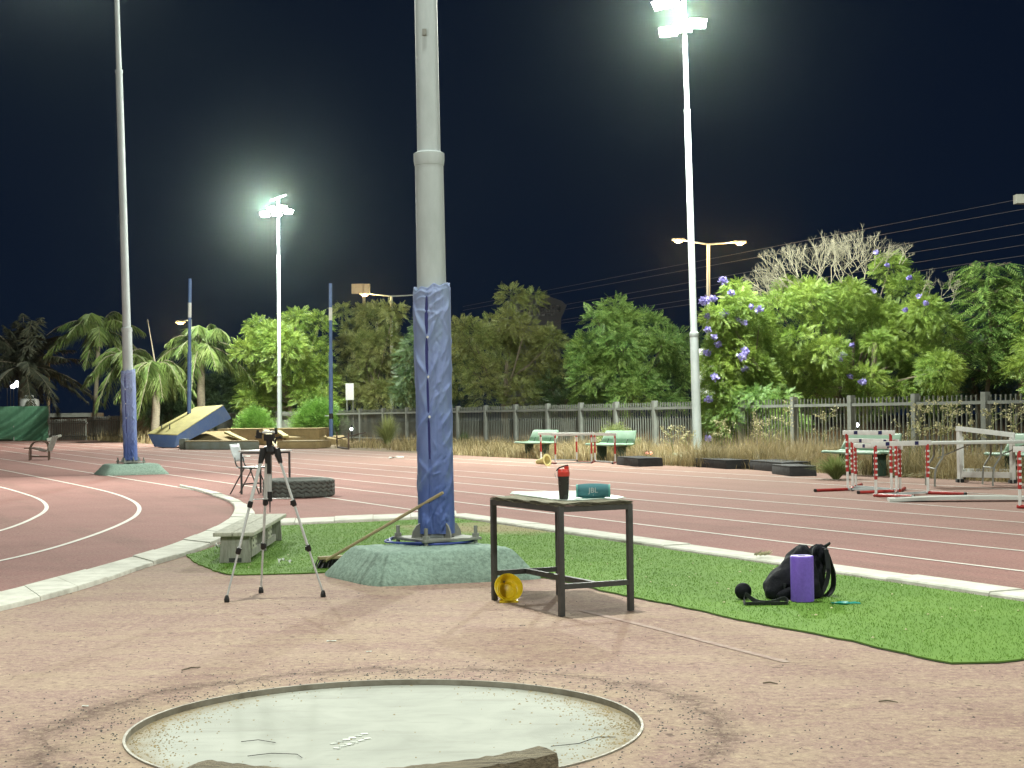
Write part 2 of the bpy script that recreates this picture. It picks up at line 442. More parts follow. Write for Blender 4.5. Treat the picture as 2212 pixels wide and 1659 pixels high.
M['rust'] = simple('rusty_iron', (0.10, 0.06, 0.04), (0.06, 0.04, 0.03), 0.85, 9)
M['benchgreen'] = simple('green_bench_plastic', (0.22, 0.34, 0.245), (0.175, 0.285, 0.20), 0.5, 5)
M['leg_green'] = simple('dark_green_pedestal', (0.035, 0.07, 0.045), None, 0.7)
M['netgreen'] = simple('green_shade_net', (0.085, 0.20, 0.12), (0.055, 0.15, 0.085), 0.85, 1.3, bmp=0.6, bscale=1.4, bdist=0.2, stretch=(1, 1, 0.5))
M['fence'] = simple('grey_fence_paint', (0.20, 0.212, 0.19), (0.135, 0.145, 0.128), 0.65, 2.5)
M['picket'] = simple('dark_fence_pickets', (0.155, 0.165, 0.14), (0.10, 0.108, 0.09), 0.7, 1.2)
M['bark'] = simple('tree_bark', (0.15, 0.125, 0.085), (0.085, 0.07, 0.05), 0.9, 5, bmp=0.7, bscale=14, stretch=(3, 3, 0.6))
M['palmbark'] = simple('palm_bark', (0.26, 0.225, 0.16), (0.15, 0.13, 0.095), 0.9, 6, bmp=0.8, bscale=9, stretch=(1, 1, 4))
M['deadtwig'] = simple('dead_twigs', (0.22, 0.205, 0.145), (0.15, 0.14, 0.10), 0.9, 5)
M['stick'] = simple('broom_stick_wood', (0.42, 0.34, 0.19), (0.31, 0.25, 0.14), 0.7, 6, stretch=(3, 3, 3))
M['paper'] = simple('white_paper', (0.75, 0.78, 0.72), None, 0.8)
M['leaf_bright'] = leafmat('leaf_bright', (0.124, 0.218, 0.035), (0.183, 0.266, 0.041), (0.260, 0.307, 0.059))
M['leaf_mid'] = leafmat('leaf_mid', (0.121, 0.235, 0.056), (0.170, 0.268, 0.056), (0.244, 0.324, 0.082))
M['leaf_olive'] = leafmat('leaf_olive', (0.139, 0.188, 0.049), (0.188, 0.204, 0.065), (0.244, 0.244, 0.081))
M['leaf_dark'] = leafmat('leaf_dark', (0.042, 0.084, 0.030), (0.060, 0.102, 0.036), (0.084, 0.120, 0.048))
M['leaf_palm'] = leafmat('leaf_palm', (0.128, 0.209, 0.054), (0.169, 0.236, 0.061), (0.230, 0.257, 0.108))
M['leaf_dates'] = leafmat('leaf_date_palm', (0.07, 0.085, 0.055), (0.09, 0.095, 0.06), (0.12, 0.115, 0.07))
M['leaf_bush'] = leafmat('leaf_bush', (0.12, 0.25, 0.04), (0.15, 0.28, 0.05), (0.2, 0.32, 0.07))
M['flower'] = leafmat('jacaranda_flower', (0.20, 0.175, 0.44), (0.26, 0.23, 0.50), (0.34, 0.31, 0.56))
M['straw'] = leafmat('dry_grass', (0.33, 0.25, 0.125), (0.21, 0.175, 0.08), (0.42, 0.36, 0.20), 0.25, 0.9)
M['straw_pale'] = leafmat('pale_seed_heads', (0.46, 0.42, 0.24), (0.38, 0.36, 0.19), (0.6, 0.56, 0.36), 0.3)
M['weedgreen'] = leafmat('weed_green', (0.19, 0.26, 0.08), (0.25, 0.28, 0.10), (0.34, 0.35, 0.16), 0.3)
M['conc'] = simple('grey_concrete', (0.38, 0.38, 0.33), (0.28, 0.28, 0.24), 0.9, 3, bmp=0.3)
M['tank'] = simple('white_tank_plastic', (0.55, 0.56, 0.52), (0.42, 0.43, 0.40), 0.5, 2)
M['building'] = simple('building_render', (0.30, 0.31, 0.33), (0.24, 0.25, 0.27), 0.9, 0.4)
M['glass'] = simple('dark_glass', (0.012, 0.014, 0.03), None, 0.15, 1)
M['wire'] = simple('power_cable', (0.085, 0.095, 0.12), None, 0.6)
M['lamp'] = emis('floodlight_glass', (0.95, 1.0, 0.88), 60)
M['sodium'] = emis('street_lamp_glass', (1.0, 0.55, 0.18), 4)
M['farlamp'] = emis('distant_lamp_glass', (0.85, 0.92, 1.0), 12)
M['redlamp'] = emis('red_lamp_glass', (1.0, 0.06, 0.04), 4)
# ================================================================ ground, track, kerbs, markings
def resample(pts, step):
    pts = [Vector(p) for p in pts]; out = [pts[0]]; acc = 0
    for a, b in zip(pts, pts[1:]):
        L = (b - a).length
        if L < 1e-9: continue
        d = step - acc
        while d < L:
            out.append(a + (b - a) * (d / L)); d += step
        acc = L - (d - step)
    out.append(pts[-1])
    return out
def smooth(pts, n=3):
    pts = [Vector(p) for p in pts]
    for _ in range(n):
        q = [pts[0]]
        for a, b in zip(pts, pts[1:]):
            q += [a * 0.75 + b * 0.25, a * 0.25 + b * 0.75]
        q.append(pts[-1]); pts = q
    return pts
gb = MB(); gb.add([(-250, -45, -0.06), (250, -45, -0.06), (250, 330, -0.06), (-250, 330, -0.06)], [(0, 1, 2, 3)])
struct('ground', gb, M['dirt'])
# outer and inner edge of the curved kerb (left)
KO = [(-300, 1385), (-130, 1350), (0, 1320.8), (83, 1300.6), (212, 1264.2), (309, 1227.7), (406, 1200), (476, 1172), (530, 1146), (552, 1122), (549, 1104), (514, 1082), (468.7, 1066), (427, 1058), (390, 1051)]
KI = [(-300, 1343), (-130, 1314), (0, 1288.5), (83, 1266), (173.6, 1241.6), (260, 1216.5), (347, 1191), (410, 1167), (465, 1144), (496.5, 1125), (509, 1102.7), (500, 1087), (465, 1074), (425, 1060.5), (388, 1052.5)]
ko = smooth([G(*p) for p in KO], 3); ki = smooth([G(*p) for p in KI], 3)
kmid = [(a + b) / 2 for a, b in zip(resample(ko, 0.5), resample(ki, 0.5))]
W0 = 7.456
apex = G(985, 1114)
tap = tof(apex)
far_t = 190
bendline = smooth([G(*p) for p in [(427, 1059), (350, 1046), (274, 1034.5), (186, 1020), (90, 1004), (0, 990.3)]], 2) + [G(-150, 970.5), G(-500, 945)]
mid = smooth([(Vector(G(*a)) + Vector(G(*b))) / 2 for a, b in zip(KO, KI)], 3)
# straight strip of the track
st = MB(); st.poly([[LN(W0, -45), LN(18.75, -45), LN(18.75, far_t), LN(W0, far_t)]], 0)
# bend: everything between the curved kerb and the straight
xk = G(555, 1128)
bend = [LN(W0, tap), LN(W0, far_t), Vector((-150, 180, 0)), Vector((-150, 6, 0)), mid[0]] + [p for p in mid if p.y > mid[0].y - 5][1:60]
st2 = MB(); 
i_tip = max(range(len(mid)), key=lambda i: mid[i].x)
bloop = [LN(W0, tap), LN(W0, far_t), Vector((-150, 200, 0)), Vector((-150, 6, 0))] + mid[:i_tip + 1] + [xk]
st.poly([bloop], 0)
struct('running_track', st, M['track'])
# dirt verge along the far edge of the track
vg = MB(); vg.poly([[LN(18.75, -45), LN(26, -45), LN(26, far_t), LN(18.75, far_t)]], -0.012)
struct('verge', vg, M['dirt'])
# apron round the throwing circle
ap = MB()
hole = [Vector((CC.x + (CRAD + 0.004) * math.cos(a), CC.y + (CRAD + 0.004) * math.sin(a), 0)) for a in np.linspace(0, 2 * PI, 129)[:-1]]
aloop = [Vector((-60, -12, 0)), LN(W0, -45), LN(W0, tap), xk] + mid[:i_tip + 1][::-1]
ap.poly([aloop, hole], 0)
struct('apron', ap, M['apron'])
# lane lines
def line_strip(mb, pts, w, z):
    pts = [Vector(p) for p in pts]; o = len(mb.v)
    for i, p in enumerate(pts):
        d = (pts[min(i + 1, len(pts) - 1)] - pts[max(i - 1, 0)]); d.z = 0; d.normalize()
        n = Vector((-d.y, d.x, 0)) * (w / 2)
        mb.v += [(p.x + n.x, p.y + n.y, z), (p.x - n.x, p.y - n.y, z)]
    for i in range(len(pts) - 1):
        a = o + 2 * i; mb.f.append((a + 1, a + 3, a + 2, a))
for i, (w, t0, t1) in enumerate([(W0, tap + .3, 150), (W0 + 1.22, -40, 150), (W0 + 2.44, -40, 150), (W0 + 3.66, -40, 150), (W0 + 4.88, -40, 150), (W0 + 6.1, -40, 150), (W0 + 8.54, -40, 150), (W0 + 9.72, -40, 150)]):
    lb = MB(); line_strip(lb, [LN(w, t) for t in np.linspace(t0, t1, 12)], 0.055, 0.004)
    struct('lane_line', lb, M['paint'])
for pts in ([(0, 990.8), (90, 1004.5), (186, 1020.2), (274, 1034.7), (350, 1046.5), (420, 1059.3)],
            [(-80, 999.5), (0, 1014.2), (87, 1031.6), (173.6, 1049), (243, 1064.5), (285, 1080.2), (303, 1095), (298, 1111.5), (274, 1127), (222, 1149.6), (139, 1177.4), (69, 1196.5), (0, 1212.2), (-100, 1232), (-260, 1262)],
            [(-90, 1034), (0, 1051.4), (52, 1066.4), (87, 1078.5), (102.5, 1092.5), (98, 1105.5), (69, 1121.8), (35, 1136), (0, 1147.2), (-90, 1170)]):
    lb = MB(); line_strip(lb, smooth([G(*p) for p in pts], 3), 0.06, 0.004)
    struct('lane_line', lb, M['paint'])
lb = MB(); line_strip(lb, [G(1256, 1319), G(1400, 1354), G(1540, 1390), G(1700, 1431)], 0.05, 0.003); struct('lane_line', lb, M['fadedpaint'])
# kerbs: rows of whitewashed stones
def kerb_run(mb, A, B, block, h, rng):
    n = min(len(A), len(B)); i = 0; g = 0.006
    while i < n - 1:
        j = min(i + block, n - 1)
        seq = list(range(i, j + 1)); dz = rng.uniform(-0.006, 0.006); o = len(mb.v)
        for q, k in enumerate(seq):
            a = A[k].copy(); b = B[k].copy()
            if q == 0: a = a.lerp(A[k + 1], g / max(.01, (A[k + 1] - A[k]).length)); b = b.lerp(B[k + 1], g / max(.01, (B[k + 1] - B[k]).length))
            e = (a - b).normalized() * 0.012
            hh = h + dz
            mb.v += [(a.x, a.y, -0.05), (a.x, a.y, hh - .012), (a.x - e.x, a.y - e.y, hh), (b.x + e.x, b.y + e.y, hh), (b.x, b.y, hh - .012), (b.x, b.y, -0.05)]
        L = len(seq)
        for q in range(L - 1):
            for s_ in range(5):
                x = o + q * 6 + s_; mb.f.append((x, x + 1, x + 7, x + 6))
        mb.f.append(tuple(o + s_ for s_ in reversed(range(6)))); mb.f.append(tuple(o + (L - 1) * 6 + s_ for s_ in range(6)))
        i = j
rk = random.Random(3)
kb = MB()
def pair(a, b, n): 
    def rs(p):
        d = [0]
        for x, y in zip(p, p[1:]): d.append(d[-1] + (y - x).length)
        return [p[0].lerp(p[0], 0) if t <= 0 else None for t in ()] or [interp(p, d, d[-1] * i / n) for i in range(n + 1)]
    def interp(p, d, t):
        for i in range(len(d) - 1):
            if d[i + 1] >= t - 1e-9: return p[i].lerp(p[i + 1], 0 if d[i + 1] == d[i] else min(1, (t - d[i]) / (d[i + 1] - d[i])))
        return p[-1].copy()
    return rs(a), rs(b)
kA, kB = pair(ko, ki, 160)
kerb_run(kb, kA, kB, 5, 0.036, rk)
struct('kerb', kb, M['kerb'], bevel=0)
kb = MB()
ts = np.linspace(tap - 0.1, -30, 220)
kerb_run(kb, [LN(W0 - 0.16, t) for t in ts], [LN(W0 + 0.15, t) for t in ts], 5, 0.036, rk)
struct('kerb', kb, M['kerb'])
kb = MB()
a0, a1 = G(548, 1138), G(987, 1118.5); b0, b1 = G(552, 1128), G(985, 1109.5)
kerb_run(kb, [a0.lerp(a1, t) for t in np.linspace(0, 1, 22)], [b0.lerp(b1, t) for t in np.linspace(0, 1, 22)], 4, 0.034, rk)
struct('kerb', kb, M['kerb'])

# ---- turf sheet with blades
TP = [(402, 1201), (430, 1221), (462, 1234), (497, 1243.5), (600, 1241.5), (688, 1239), (760, 1234), (1190, 1250), (1240, 1262), (1300, 1278), (1426, 1303), (1500, 1319), (1586, 1338), (1680, 1356), (1757, 1370), (1852, 1390), (1959, 1415), (2010, 1427), (2048, 1434.7), (2136, 1435.7), (2212, 1427.6), (2400, 1400)]
tl = [G(*p) for p in TP]
tl = [tl[0]] + [p + Vector((random.uniform(-.012, .012), random.uniform(-.012, .012), 0)) for p in resample(tl, 0.12)[1:-1]] + [tl[-1]]
top = [LN(W0 - 0.19, t) for t in np.linspace(-6.5, tap - 0.35, 12)] + [G(975, 1120.5), G(760, 1131), G(612, 1137)] + [G(560, 1146), G(535, 1153.5), G(478, 1178), G(430, 1194)]
tloop = tl + top
tb = MB(); tb.poly([tloop], 0.012)
edge = [(p.x, p.y) for p in tl]; o = len(tb.v)
for x, y in edge: tb.v += [(x, y, 0.012), (x, y, 0.0)]
tb.f += [(o + 2 * i + 1, o + 2 * i + 3, o + 2 * i + 2, o + 2 * i) for i in range(len(edge) - 1)]
turf = struct('turf', tb, M['turf'])
eb = MB(); line_strip(eb, [p + Vector((0, 0, 0)) for p in tl[14:]], 0.016, 0.004)
struct('turf_edge', eb, M['rubber'])
def inpoly(x, y, loop):
    c = np.zeros(len(x), bool); n = len(loop)
    for i in range(n):
        a, b = loop[i], loop[(i + 1) % n]
        cond = ((a.y > y) != (b.y > y))
        xi = (b.x - a.x) * (y - a.y) / ((b.y - a.y) if abs(b.y - a.y) > 1e-12 else 1e-12) + a.x
        c ^= cond & (x < xi)
    return c
def blades(name, x, y, h, wd, mat, z0=0.012, lean=0.5, kind='stuff'):
    n = len(x); a = RNG.uniform(0, 2 * PI, n); h = h * RNG.uniform(0.6, 1.25, n)
    la = RNG.uniform(0, 2 * PI, n); ll = RNG.uniform(0.1, lean, n) * h
    V = np.zeros((n, 4, 3)); dx = np.cos(a) * wd; dy = np.sin(a) * wd
    V[:, 0] = np.stack([x - dx, y - dy, np.full(n, z0)], 1); V[:, 1] = np.stack([x + dx, y + dy, np.full(n, z0)], 1)
    V[:, 2] = np.stack([x + dx * .35 + np.cos(la) * ll, y + dy * .35 + np.sin(la) * ll, z0 + h], 1)
    V[:, 3] = np.stack([x - dx * .35 + np.cos(la) * ll, y - dy * .35 + np.sin(la) * ll, z0 + h], 1)
    o = big_mesh(name, V.reshape(-1, 3), np.arange(4 * n).reshape(-1, 4), mat)
    if kind: o['kind'] = kind
    return o
xs = np.array([p.x for p in tloop]); ys = np.array([p.y for p in tloop])
n = 330000
bx = RNG.uniform(xs.min(), min(xs.max(), 5.2), n); by = RNG.uniform(ys.min(), ys.max(), n)
k = inpoly(bx, by, tloop) & (np.abs(bx) < by * 0.36 + .3); bx, by = bx[k], by[k]
# keep the threadbare patch thin
q = G(1090, 1142); dd = np.hypot((bx - q.x) * .75, by - q.y); k = (dd > 1.0) | (RNG.random(len(bx)) < 0.25 + 0.3 * dd); bx, by = bx[k], by[k]
blades('turf_fibres', bx, by, 0.010, 0.0022, M['blade'], lean=1.1)

# ---- crumbs on the apron: rubber bits and sand lumps
def crumbs(name, pts, smin, smax, mat):
    n = len(pts); base = np.array([(1, 0, 0), (0, 1, 0), (-1, 0, 0), (0, -1, 0), (0, 0, .8)], float)
    s = RNG.uniform(smin, smax, n); a = RNG.uniform(0, 2 * PI, n); el = RNG.uniform(0.5, 1.6, n)
    V = np.zeros((n, 5, 3)); ca, sa = np.cos(a), np.sin(a)
    for i, b in enumerate(base):
        u, v = b[0] * s * el, b[1] * s
        V[:, i, 0] = pts[:, 0] + u * ca - v * sa; V[:, i, 1] = pts[:, 1] + u * sa + v * ca; V[:, i, 2] = pts[:, 2] + b[2] * s
    f = np.array([(0, 1, 4), (1, 2, 4), (2, 3, 4), (3, 0, 4)])
    Q = (f[None] + (np.arange(n) * 5)[:, None, None]).reshape(-1, 3)
    o = big_mesh(name, V.reshape(-1, 3), Q, mat, n=3); o['kind'] = 'stuff'; return o
n = 1700
ang = RNG.uniform(0, 2 * PI, n); rad = CRAD + 0.03 + np.abs(RNG.normal(0, 0.33, n))
px_ = CC.x + rad * np.cos(ang); py_ = CC.y + rad * np.sin(ang)
n2 = 1100; qx = RNG.uniform(-4.2, 4.6, n2); qy = RNG.uniform(4.6, 11.5, n2)
k = np.hypot(qx - CC.x, qy - CC.y) > CRAD + .03
pts = np.concatenate([np.stack([px_, py_, np.zeros(n)], 1), np.stack([qx[k], qy[k], np.zeros(k.sum())], 1)])
pts = pts[~inpoly(pts[:, 0], pts[:, 1], tloop)]
crumbs('gravel', pts, 0.002, 0.0065, M['rubber'])
n = 1500; ang = RNG.choice([0, PI], n, p=[.55, .45]) + RNG.normal(0.1, 0.5, n); rad = CRAD - 0.015 - np.abs(RNG.normal(0, 0.11, n))
n2 = 90; a2 = RNG.uniform(0, 2 * PI, n2); r2 = CRAD * np.sqrt(RNG.random(n2)) * .98
pts = np.stack([np.concatenate([CC.x + rad * np.cos(ang), CC.x + r2 * np.cos(a2)]), np.concatenate([CC.y + rad * np.sin(ang), CC.y + r2 * np.sin(a2)]), np.full(n + n2, -0.02)], 1)
crumbs('gravel', pts, 0.0015, 0.006, M['mattan'])

qx = RNG.uniform(-3.6, 4.4, 420); qy = RNG.uniform(8.4, 18, 420); k = inpoly(qx, qy, tloop)
crumbs('litter', np.stack([qx[k], qy[k], np.full(k.sum(), .02)], 1), 0.004, 0.011, M['straw_pale'])
# ---- throwing circle
tc = thing('throwing_circle', 'round pale concrete throwing circle inside a thin steel rim', 'throwing circle', (CC.x, CC.y, 0))
cb = MB(); cb.poly([[Vector((CC.x + (CRAD - .001) * math.cos(a), CC.y + (CRAD - .001) * math.sin(a), 0)) for a in np.linspace(0, 2 * PI, 129)[:-1]]], -0.02)
part('concrete_floor', cb, M['circle'], tc)
rb = MB(); rb.lathe([(CRAD - .006, -0.03), (CRAD - .006, 0.007), (CRAD + .005, 0.007), (CRAD + .009, -0.03)], 160, (CC.x, CC.y, 0), close=False)
part('steel_rim', rb, M['ring'], tc)
# white chalk ticks near the middle of the floor
for i in range(6):
    for j in range(2):
        p = G(722 + i * 13 + j * 6, 1607 - i * 4.2 + j * 10, -0.02); tk = MB()
        tk.box((p.x, p.y, -0.018), (0.030, 0.008 + .02 * random.random(), 0.002), rz=random.uniform(-.4, .8))
        part('chalk_mark', tk, M['paper'], tc)
# ---- stop board
def stop_board():
    t = thing('stop_board', 'weathered curved wooden stop board at the front rim of the throwing circle', 'stop board', (CC.x, CC.y - CRAD, 0))
    for (a0, a1, h0, h1) in ((-122, -91.2, 0.073, 0.067), (-90.9, -54.5, 0.066, 0.096)):
        mb = MB(); n = 26; o = 0
        for i in range(n):
            a = R(a0 + (a1 - a0) * i / (n - 1)); h = h0 + (h1 - h0) * i / (n - 1) + random.uniform(-.0025, .0025)
            for r, z in ((CRAD - .012, -.02), (CRAD - .014 + random.uniform(-.004, .002), h - .018), (CRAD + .004, h), (CRAD + .05, h + random.uniform(-.004, .002)), (CRAD + .112, h - .006), (CRAD + .122, h - .03), (CRAD + .122, 0)):
                mb.v.append((CC.x + r * math.cos(a), CC.y + r * math.sin(a), z))
        for i in range(n - 1):
            for k in range(6):
                x = i * 7 + k; mb.f.append((x, x + 7, x + 8, x + 1))
        mb.f.append(tuple(range(7))); mb.f.append(tuple((n - 1) * 7 + k for k in reversed(range(7))))
        part('board_piece', mb, M['oldwood'], t, angle=24)
stop_board()

# ================================================================ floodlight masts
def wrinkled_pad(name, c, z0, z1, rad, mat, parent, seed, tilt, seam_u=-0.2, flat=3.2, rz=0.1):
    rng = np.random.default_rng(seed)
    nu, nz = 150, 300
    u = np.linspace(-PI, PI, nu, endpoint=False); z = np.linspace(0, 1, nz)
    U, Z = np.meshgrid(u, z); H = z1 - z0; Zm = Z * H
    D = np.zeros_like(U)
    def ridge(u0, a0, u1, a1, amp, w):
        nonlocal D
        du, dz = (u1 - u0) * rad, (a1 - a0); L2 = du * du + dz * dz + 1e-9
        t = np.clip((((U - u0) * rad) * du + (Zm - a0) * dz) / L2, 0, 1)
        d = np.hypot((U - u0) * rad - t * du, Zm - a0 - t * dz)
        D += amp * np.exp(-(d / w) ** 2) * (0.35 + 0.65 * np.sin(PI * np.clip(t, .08, .92)))
    su = seam_u + 0.05 * np.sin(Zm * 3) 
    su = su - 0.12 * (1 - Z)
    D -= 0.016 * np.exp(-(((U - su) * rad) / 0.010) ** 2)
    bz = [H * .79, H * .63, H * .47, H * .25]
    for q_, b in enumerate(bz):
        for _ in range(3):                  # long soft folds pulled towards the buttons on the smooth left face
            up = rng.uniform(.10, .34) * (1 if (q_ == 0 or rng.random() < .35) else -1)
            ridge(seam_u - .05, b + rng.uniform(-.02, .02), seam_u - rng.uniform(.6, 1.15), b + up, rng.uniform(.006, .012), rng.uniform(.010, .02))
        for _ in range(4):
            up = rng.uniform(-.02, .22)
            ridge(seam_u + .06, b + rng.uniform(-.04, .04), seam_u + rng.uniform(.25, .6), b + up, rng.uniform(.005, .012), rng.uniform(.008, .016))
    for _ in range(85):                    # slack crumpled cloth right of the seam
        a = seam_u + rng.uniform(.1, .72); b = rng.uniform(.03, H * .97); s_ = rng.choice([-1, 1, 1])
        ridge(a, b, a + s_ * rng.uniform(.08, .30), b + rng.uniform(.02, .10), rng.uniform(-.006, .007), rng.uniform(.006, .014))
    for _ in range(16):                     # folds running up over the right edge
        a = seam_u + rng.uniform(.55, .8); b = rng.uniform(.05, H * .9)
        ridge(a, b, a + rng.uniform(.35, .7), b + rng.uniform(.08, .2) * (1 if rng.random() < .8 else -1), rng.uniform(.006, .011), rng.uniform(.010, .018))
    for _ in range(20):
        a = rng.uniform(1.2, 5.2); b = rng.uniform(.05, H)
        ridge(a if a < PI else a - 2 * PI, b, (a if a < PI else a - 2 * PI) + rng.uniform(.2, .6), b + rng.uniform(.05, .3), rng.uniform(.003, .008), rng.uniform(.008, .016))
    for _ in range(26):                     # bunched bottom
        a = seam_u + rng.uniform(-.5, .9); b = rng.uniform(0, .16)
        ridge(a, b, a + rng.uniform(-.4, .4), b + rng.uniform(.03, .16), rng.uniform(-.014, .016), rng.uniform(.009, .018))
    for zz, aa in ((.985, .5), (.95, -.4), (.9, .35)):     # crumpled top right of the seam
        ridge(seam_u - .6, H * zz, seam_u + .4, H * (zz - .03 * aa), .010, .012); ridge(seam_u + .1, H * (zz - .04), seam_u + .8, H * zz, .012, .014)
    for k_ in (seam_u + .36, seam_u + .80): D += -.004 * np.exp(-(((U - k_) * rad) / .006) ** 2)
    D *= 1.0
    ph = U - rz
    sq = (np.abs(np.cos(ph)) ** flat + np.abs(np.sin(ph)) ** flat) ** (-1 / flat)
    rr = rad * (0.9 + 0.12 * (sq - 1) / 0.19) + D + 0.004 * np.sin(Zm * 2.2 + 2 * U)
    rr *= np.where(Z > .985, .97, 1) 
    ztop = Zm + np.where(Z > .9, (Z - .9) * 10 * (0.022 * np.sin(U * 1.0 - .4) + .008 * np.sin(3 * U + 1) + .012 * np.sin(9 * U)), 0)
    ang = U - PI / 2                        # u=0 faces the camera (-Y)
    X = c[0] + rr * np.cos(ang) + tilt[0] * (z0 + Zm); Yv = c[1] + rr * np.sin(ang) + tilt[1] * (z0 + Zm)
    V = np.stack([X, Yv, z0 + ztop], -1).reshape(-1, 3)
    i, j = np.meshgrid(np.arange(nz - 1), np.arange(nu), indexing='ij'); jn = (j + 1) % nu
    Q = np.stack([i * nu + j, i * nu + jn, (i + 1) * nu + jn, (i + 1) * nu + j], -1).reshape(-1, 4)
    # turned-in lip at the top
    ring = V[(nz - 1) * nu:]; cen = np.array([c[0] + tilt[0] * z1, c[1] + tilt[1] * z1, 0])
    lip = ring.copy(); lip[:, :2] = cen[:2] + (ring[:, :2] - cen[:2]) * .78; lip[:, 2] -= .005
    low = lip.copy(); low[:, 2] -= .25
    o = len(V); V = np.concatenate([V, lip, low]); j = np.arange(nu); jn = (j + 1) % nu
    Q = np.concatenate([Q, np.stack([(nz - 1) * nu + j, (nz - 1) * nu + jn, o + jn, o + j], -1), np.stack([o + j, o + jn, o + nu + jn, o + nu + j], -1)])
    return big_mesh(name, V, Q, mat, parent, smooth=True), bz, su
def head_box(mb_h, mb_g, c, aim, w=0.50, h=0.28, d=0.18):
    aim = Vector(aim).normalized(); x = aim.cross(Vector((0, 0, 1))).normalized(); y = x.cross(aim).normalized()
    c = Vector(c)
    def q(a, b, e): return c + x * a + y * b + aim * e
    f = [q(-w / 2, -h / 2, 0), q(w / 2, -h / 2, 0), q(w / 2, h / 2, 0), q(-w / 2, h / 2, 0)]
    k = [q(-w * .3, -h * .3, -d), q(w * .3, -h * .3, -d), q(w * .3, h * .3, -d), q(-w * .3, h * .3, -d)]
    mb_h.hexa(k, f)
    mb_g.hexa([q(a * w * .46, b * h * .46, .002) for a, b in ((-1, -1), (1, -1), (1, 1), (-1, 1))], [q(a * w * .44, b * h * .44, .02) for a, b in ((-1, -1), (1, -1), (1, 1), (-1, 1))])
def mast(name, label, base, tilt, corners=None, pad=None, plate=True, heads=(), hidden=False, tbar=False, seed=1, foot=True, ztop=13.2, footsize=.72, footh=1.0, group='floodlight masts round the track'):
    t = thing(name, label, 'floodlight mast', (base.x, base.y, 0), group=group)
    zb = 0.27
    def ax(z): return Vector((base.x + tilt[0] * z, base.y + tilt[1] * z, z))
    if foot:
        fb = MB()
        if corners is None:
            s_ = footsize
            corners = [Vector((base.x, base.y, 0)) + TN * a * s_ + TU * b * s_ for a, b in ((-1, -1), (1, -1), (1, 1), (-1, 1))]
        cc = sum(corners, Vector()) / 4
        lv = [(1.0, -0.03), (1.0, 0.015), (.90, .10), (.80, .185), (.755, .225), (.70, .242), (.2, .25)]
        n = 4; per = 14
        for s_, z in lv:
            ring = []
            for i in range(4):
                a, b = corners[i], corners[(i + 1) % 4]
                for k_ in range(per):
                    p = a.lerp(b, k_ / per); v = p - cc
                    # rounded corners
                    e = min(k_, per - k_) / per
                    rnd = 1 - 0.07 * max(0, 1 - e * 5) ** 1.5
                    v = v * s_ * rnd * (1 + random.uniform(-.004, .004))
                    ring.append((cc.x + v.x, cc.y + v.y, z * footh + random.uniform(-.003, .003)))
            fb.v += ring
        m_ = 4 * per
        for i in range(len(lv) - 1):
            for k_ in range(m_):
                a = i * m_ + k_; b = i * m_ + (k_ + 1) % m_; fb.f.append((a, b, b + m_, a + m_))
        fb.f.append(tuple((len(lv) - 1) * m_ + k_ for k_ in range(m_)))
        part('concrete_footing', fb, M['footing'], t, angle=70)
    pb = MB()
    pr = [(0.26, .125), (3.38, .117), (3.43, .119), (3.44, .093)]
    pb.tube([ax(z) for z, r in pr], [r for z, r in pr], 28)
    part('lower_pole', pb, M['galv'], t)
    pb = MB(); pb.tube([ax(3.36), ax(3.40), ax(3.46), ax(3.475)], [.121, .127, .127, .10], 28)
    part('collar', pb, M['galv'], t)
    pb = MB(); pb.tube([ax(3.44), ax(9.55), ax(9.6)], [.096, .082, .07], 24); part('middle_pole', pb, M['galv'], t)
    pb = MB(); pb.tube([ax(9.52), ax(9.54), ax(9.60), ax(9.61)], [.086, .092, .092, .07], 24); part('collar', pb, M['galv'], t)
    pb = MB(); pb.tube([ax(9.6), ax(ztop)], [.066, .05], 18); part('upper_pole', pb, M['galv'], t)
    if plate:
        pl = MB(); M4 = Matrix.Rotation(R(33), 4, 'Z')
        c = ax(zb + .015); s_ = .27
        pl.box((c.x, c.y, zb + .018), (s_ * 2, s_ * 2, .022), rz=R(33))
        po = part('base_plate', pl, M['greysteel'], t, bevel=.003)
        for k_ in range(4):
            g = MB(); a = R(33 + 90 * k_)
            pts = [(.11, 0), (.235, 0), (.225, .05), (.19, .10), (.14, .125), (.11, .125)]
            for sgn in (-1, 1):
                g.v += [(c.x + math.cos(a) * x - math.sin(a) * sgn * .006, c.y + math.sin(a) * x + math.cos(a) * sgn * .006, zb + .029 + y) for x, y in pts]
            n_ = len(pts); g.f += [tuple(reversed(range(n_))), tuple(range(n_, 2 * n_))] + [(i, (i + 1) % n_, n_ + (i + 1) % n_, n_ + i) for i in range(n_)]
            part('gusset', g, M['greysteel'], t)
            b = MB(); a = R(33 + 45 + 90 * k_); q_ = Vector((c.x + math.cos(a) * .33, c.y + math.sin(a) * .33, 0))
            b.tube([(q_.x, q_.y, zb - .02), (q_.x, q_.y, zb + .12)], .016, 10)
            b.tube([(q_.x, q_.y, zb + .029), (q_.x, q_.y, zb + .058)], .032, 6)
            part('bolt', b, M['greysteel'], t)
